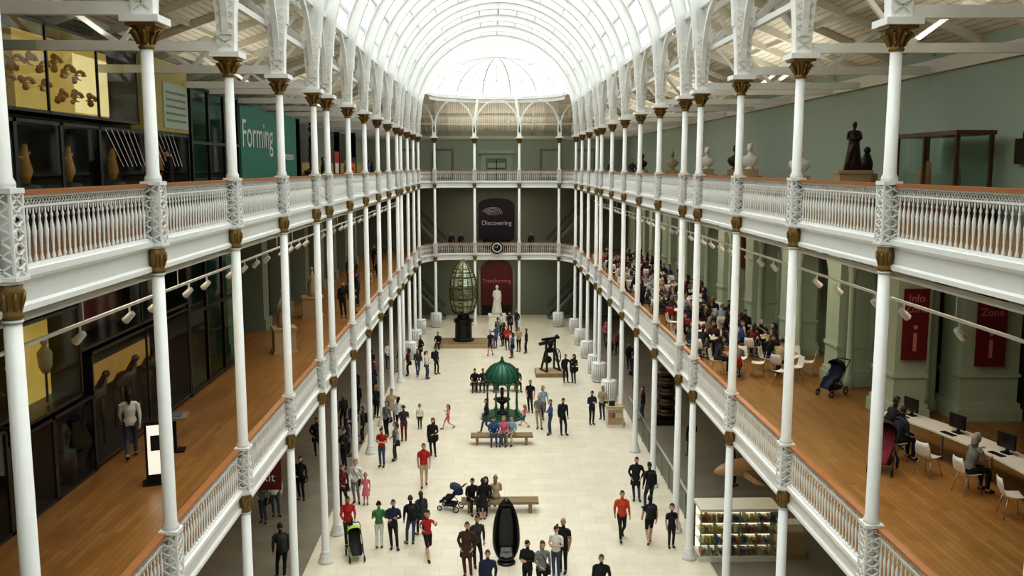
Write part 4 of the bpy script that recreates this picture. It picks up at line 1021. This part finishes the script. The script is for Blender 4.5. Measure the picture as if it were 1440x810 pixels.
b.tube([(10.8,21.3,z0+.75),(10.8,21.3,z0+1.2),(10.8,21.35,z0+1.5)],[.12,.08,.03],9,SAGED); b.tube([(10.8,22.8,z0+.75),(10.8,22.9,z0+1.1),(10.8,22.7,z0+1.4)],[.12,.16,.06],9,TAN)
b.obj('glass_display_case')
b=MB(); b.box(-.04,.04,-.25,.25,0,.55,BRONZ); b.tube([(0,0,.55),(0,0,.7)],.02,5,BRONZ); b.obj('wall_plaque',(WR-.1,19.9,12.95))

# ------------------------------------------------------------------ lighting
w=bpy.data.worlds.new('overcast_sky'); SC.world=w; w.use_nodes=True; nt=w.node_tree; bg=nt.nodes['Background']
tc=nt.nodes.new('ShaderNodeTexCoord'); sp=nt.nodes.new('ShaderNodeSeparateXYZ'); cr=nt.nodes.new('ShaderNodeValToRGB')
cr.color_ramp.elements[0].position=0; cr.color_ramp.elements[0].color=(.92,.95,.925,1); cr.color_ramp.elements[1].position=.7; cr.color_ramp.elements[1].color=(.985,1,.98,1)
nt.links.new(tc.outputs['Generated'],sp.inputs[0]); nt.links.new(sp.outputs['Z'],cr.inputs[0]); nt.links.new(cr.outputs[0],bg.inputs['Color']); bg.inputs['Strength'].default_value=1.75
sl=bpy.data.lights.new('overcast_sun','SUN'); sl.energy=4.0; sl.angle=R(85); sl.color=(.99,1,.95); so=bpy.data.objects.new('overcast_sun',sl); COL.objects.link(so); so.location=(0,30,40); so.rotation_euler=(R(6),0,0)
def area(name,loc,sx,sy,e,c=(1,.85,.64),rot=(0,0,0)):
    l=bpy.data.lights.new(name,'AREA'); l.shape='RECTANGLE'; l.size=sx; l.size_y=sy; l.energy=e; l.color=c
    o=bpy.data.objects.new(name,l); COL.objects.link(o); o.location=loc; o.rotation_euler=rot; return o
for y in (20,32,44,56,68):  # fill lamps added to brighten the space under the balconies
    area('under_balcony_fill',(-7.4,y,10.9),.5,8,75); area('under_balcony_fill',(9.3,y,10.9),.5,8,145)
for y in (30,45,62):
    area('under_balcony_fill',(-8,y,5.1),.5,8,30); area('under_balcony_fill',(9.3,y,5.1),.5,8,50)
area('under_balcony_fill',(XC,77.5,10.9),6,.5,60); area('under_balcony_fill',(XC,77.5,5.1),6,.5,80)
# fill lights without fittings, added to brighten the upper aisles and apse
for y in (17,31,45,59,73):
    area('roof_fill',(9.2,y,15.55),.4,8,70,(1,.95,.82),(pi,0,0)); area('roof_fill',(-8.2,y,15.55),.4,8,45,(1,.95,.82),(pi,0,0))
area('roof_fill',(XC,77.6,15.4),9,.5,90,(1,.95,.82),(pi,0,0))

cam=bpy.data.cameras.new('camera'); co=bpy.data.objects.new('camera',cam); COL.objects.link(co); SC.camera=co
cam.sensor_width=36; cam.lens=1300/1440*36; cam.clip_start=.05; cam.clip_end=300
co.location=(0,0,ZE); co.rotation_euler=(pi/2-math.atan(.1315),0,-math.atan(31/1300))
SC.view_settings.view_transform='Standard'; SC.view_settings.exposure=0
try: SC.view_settings.look='Medium High Contrast'
except Exception as e: pass
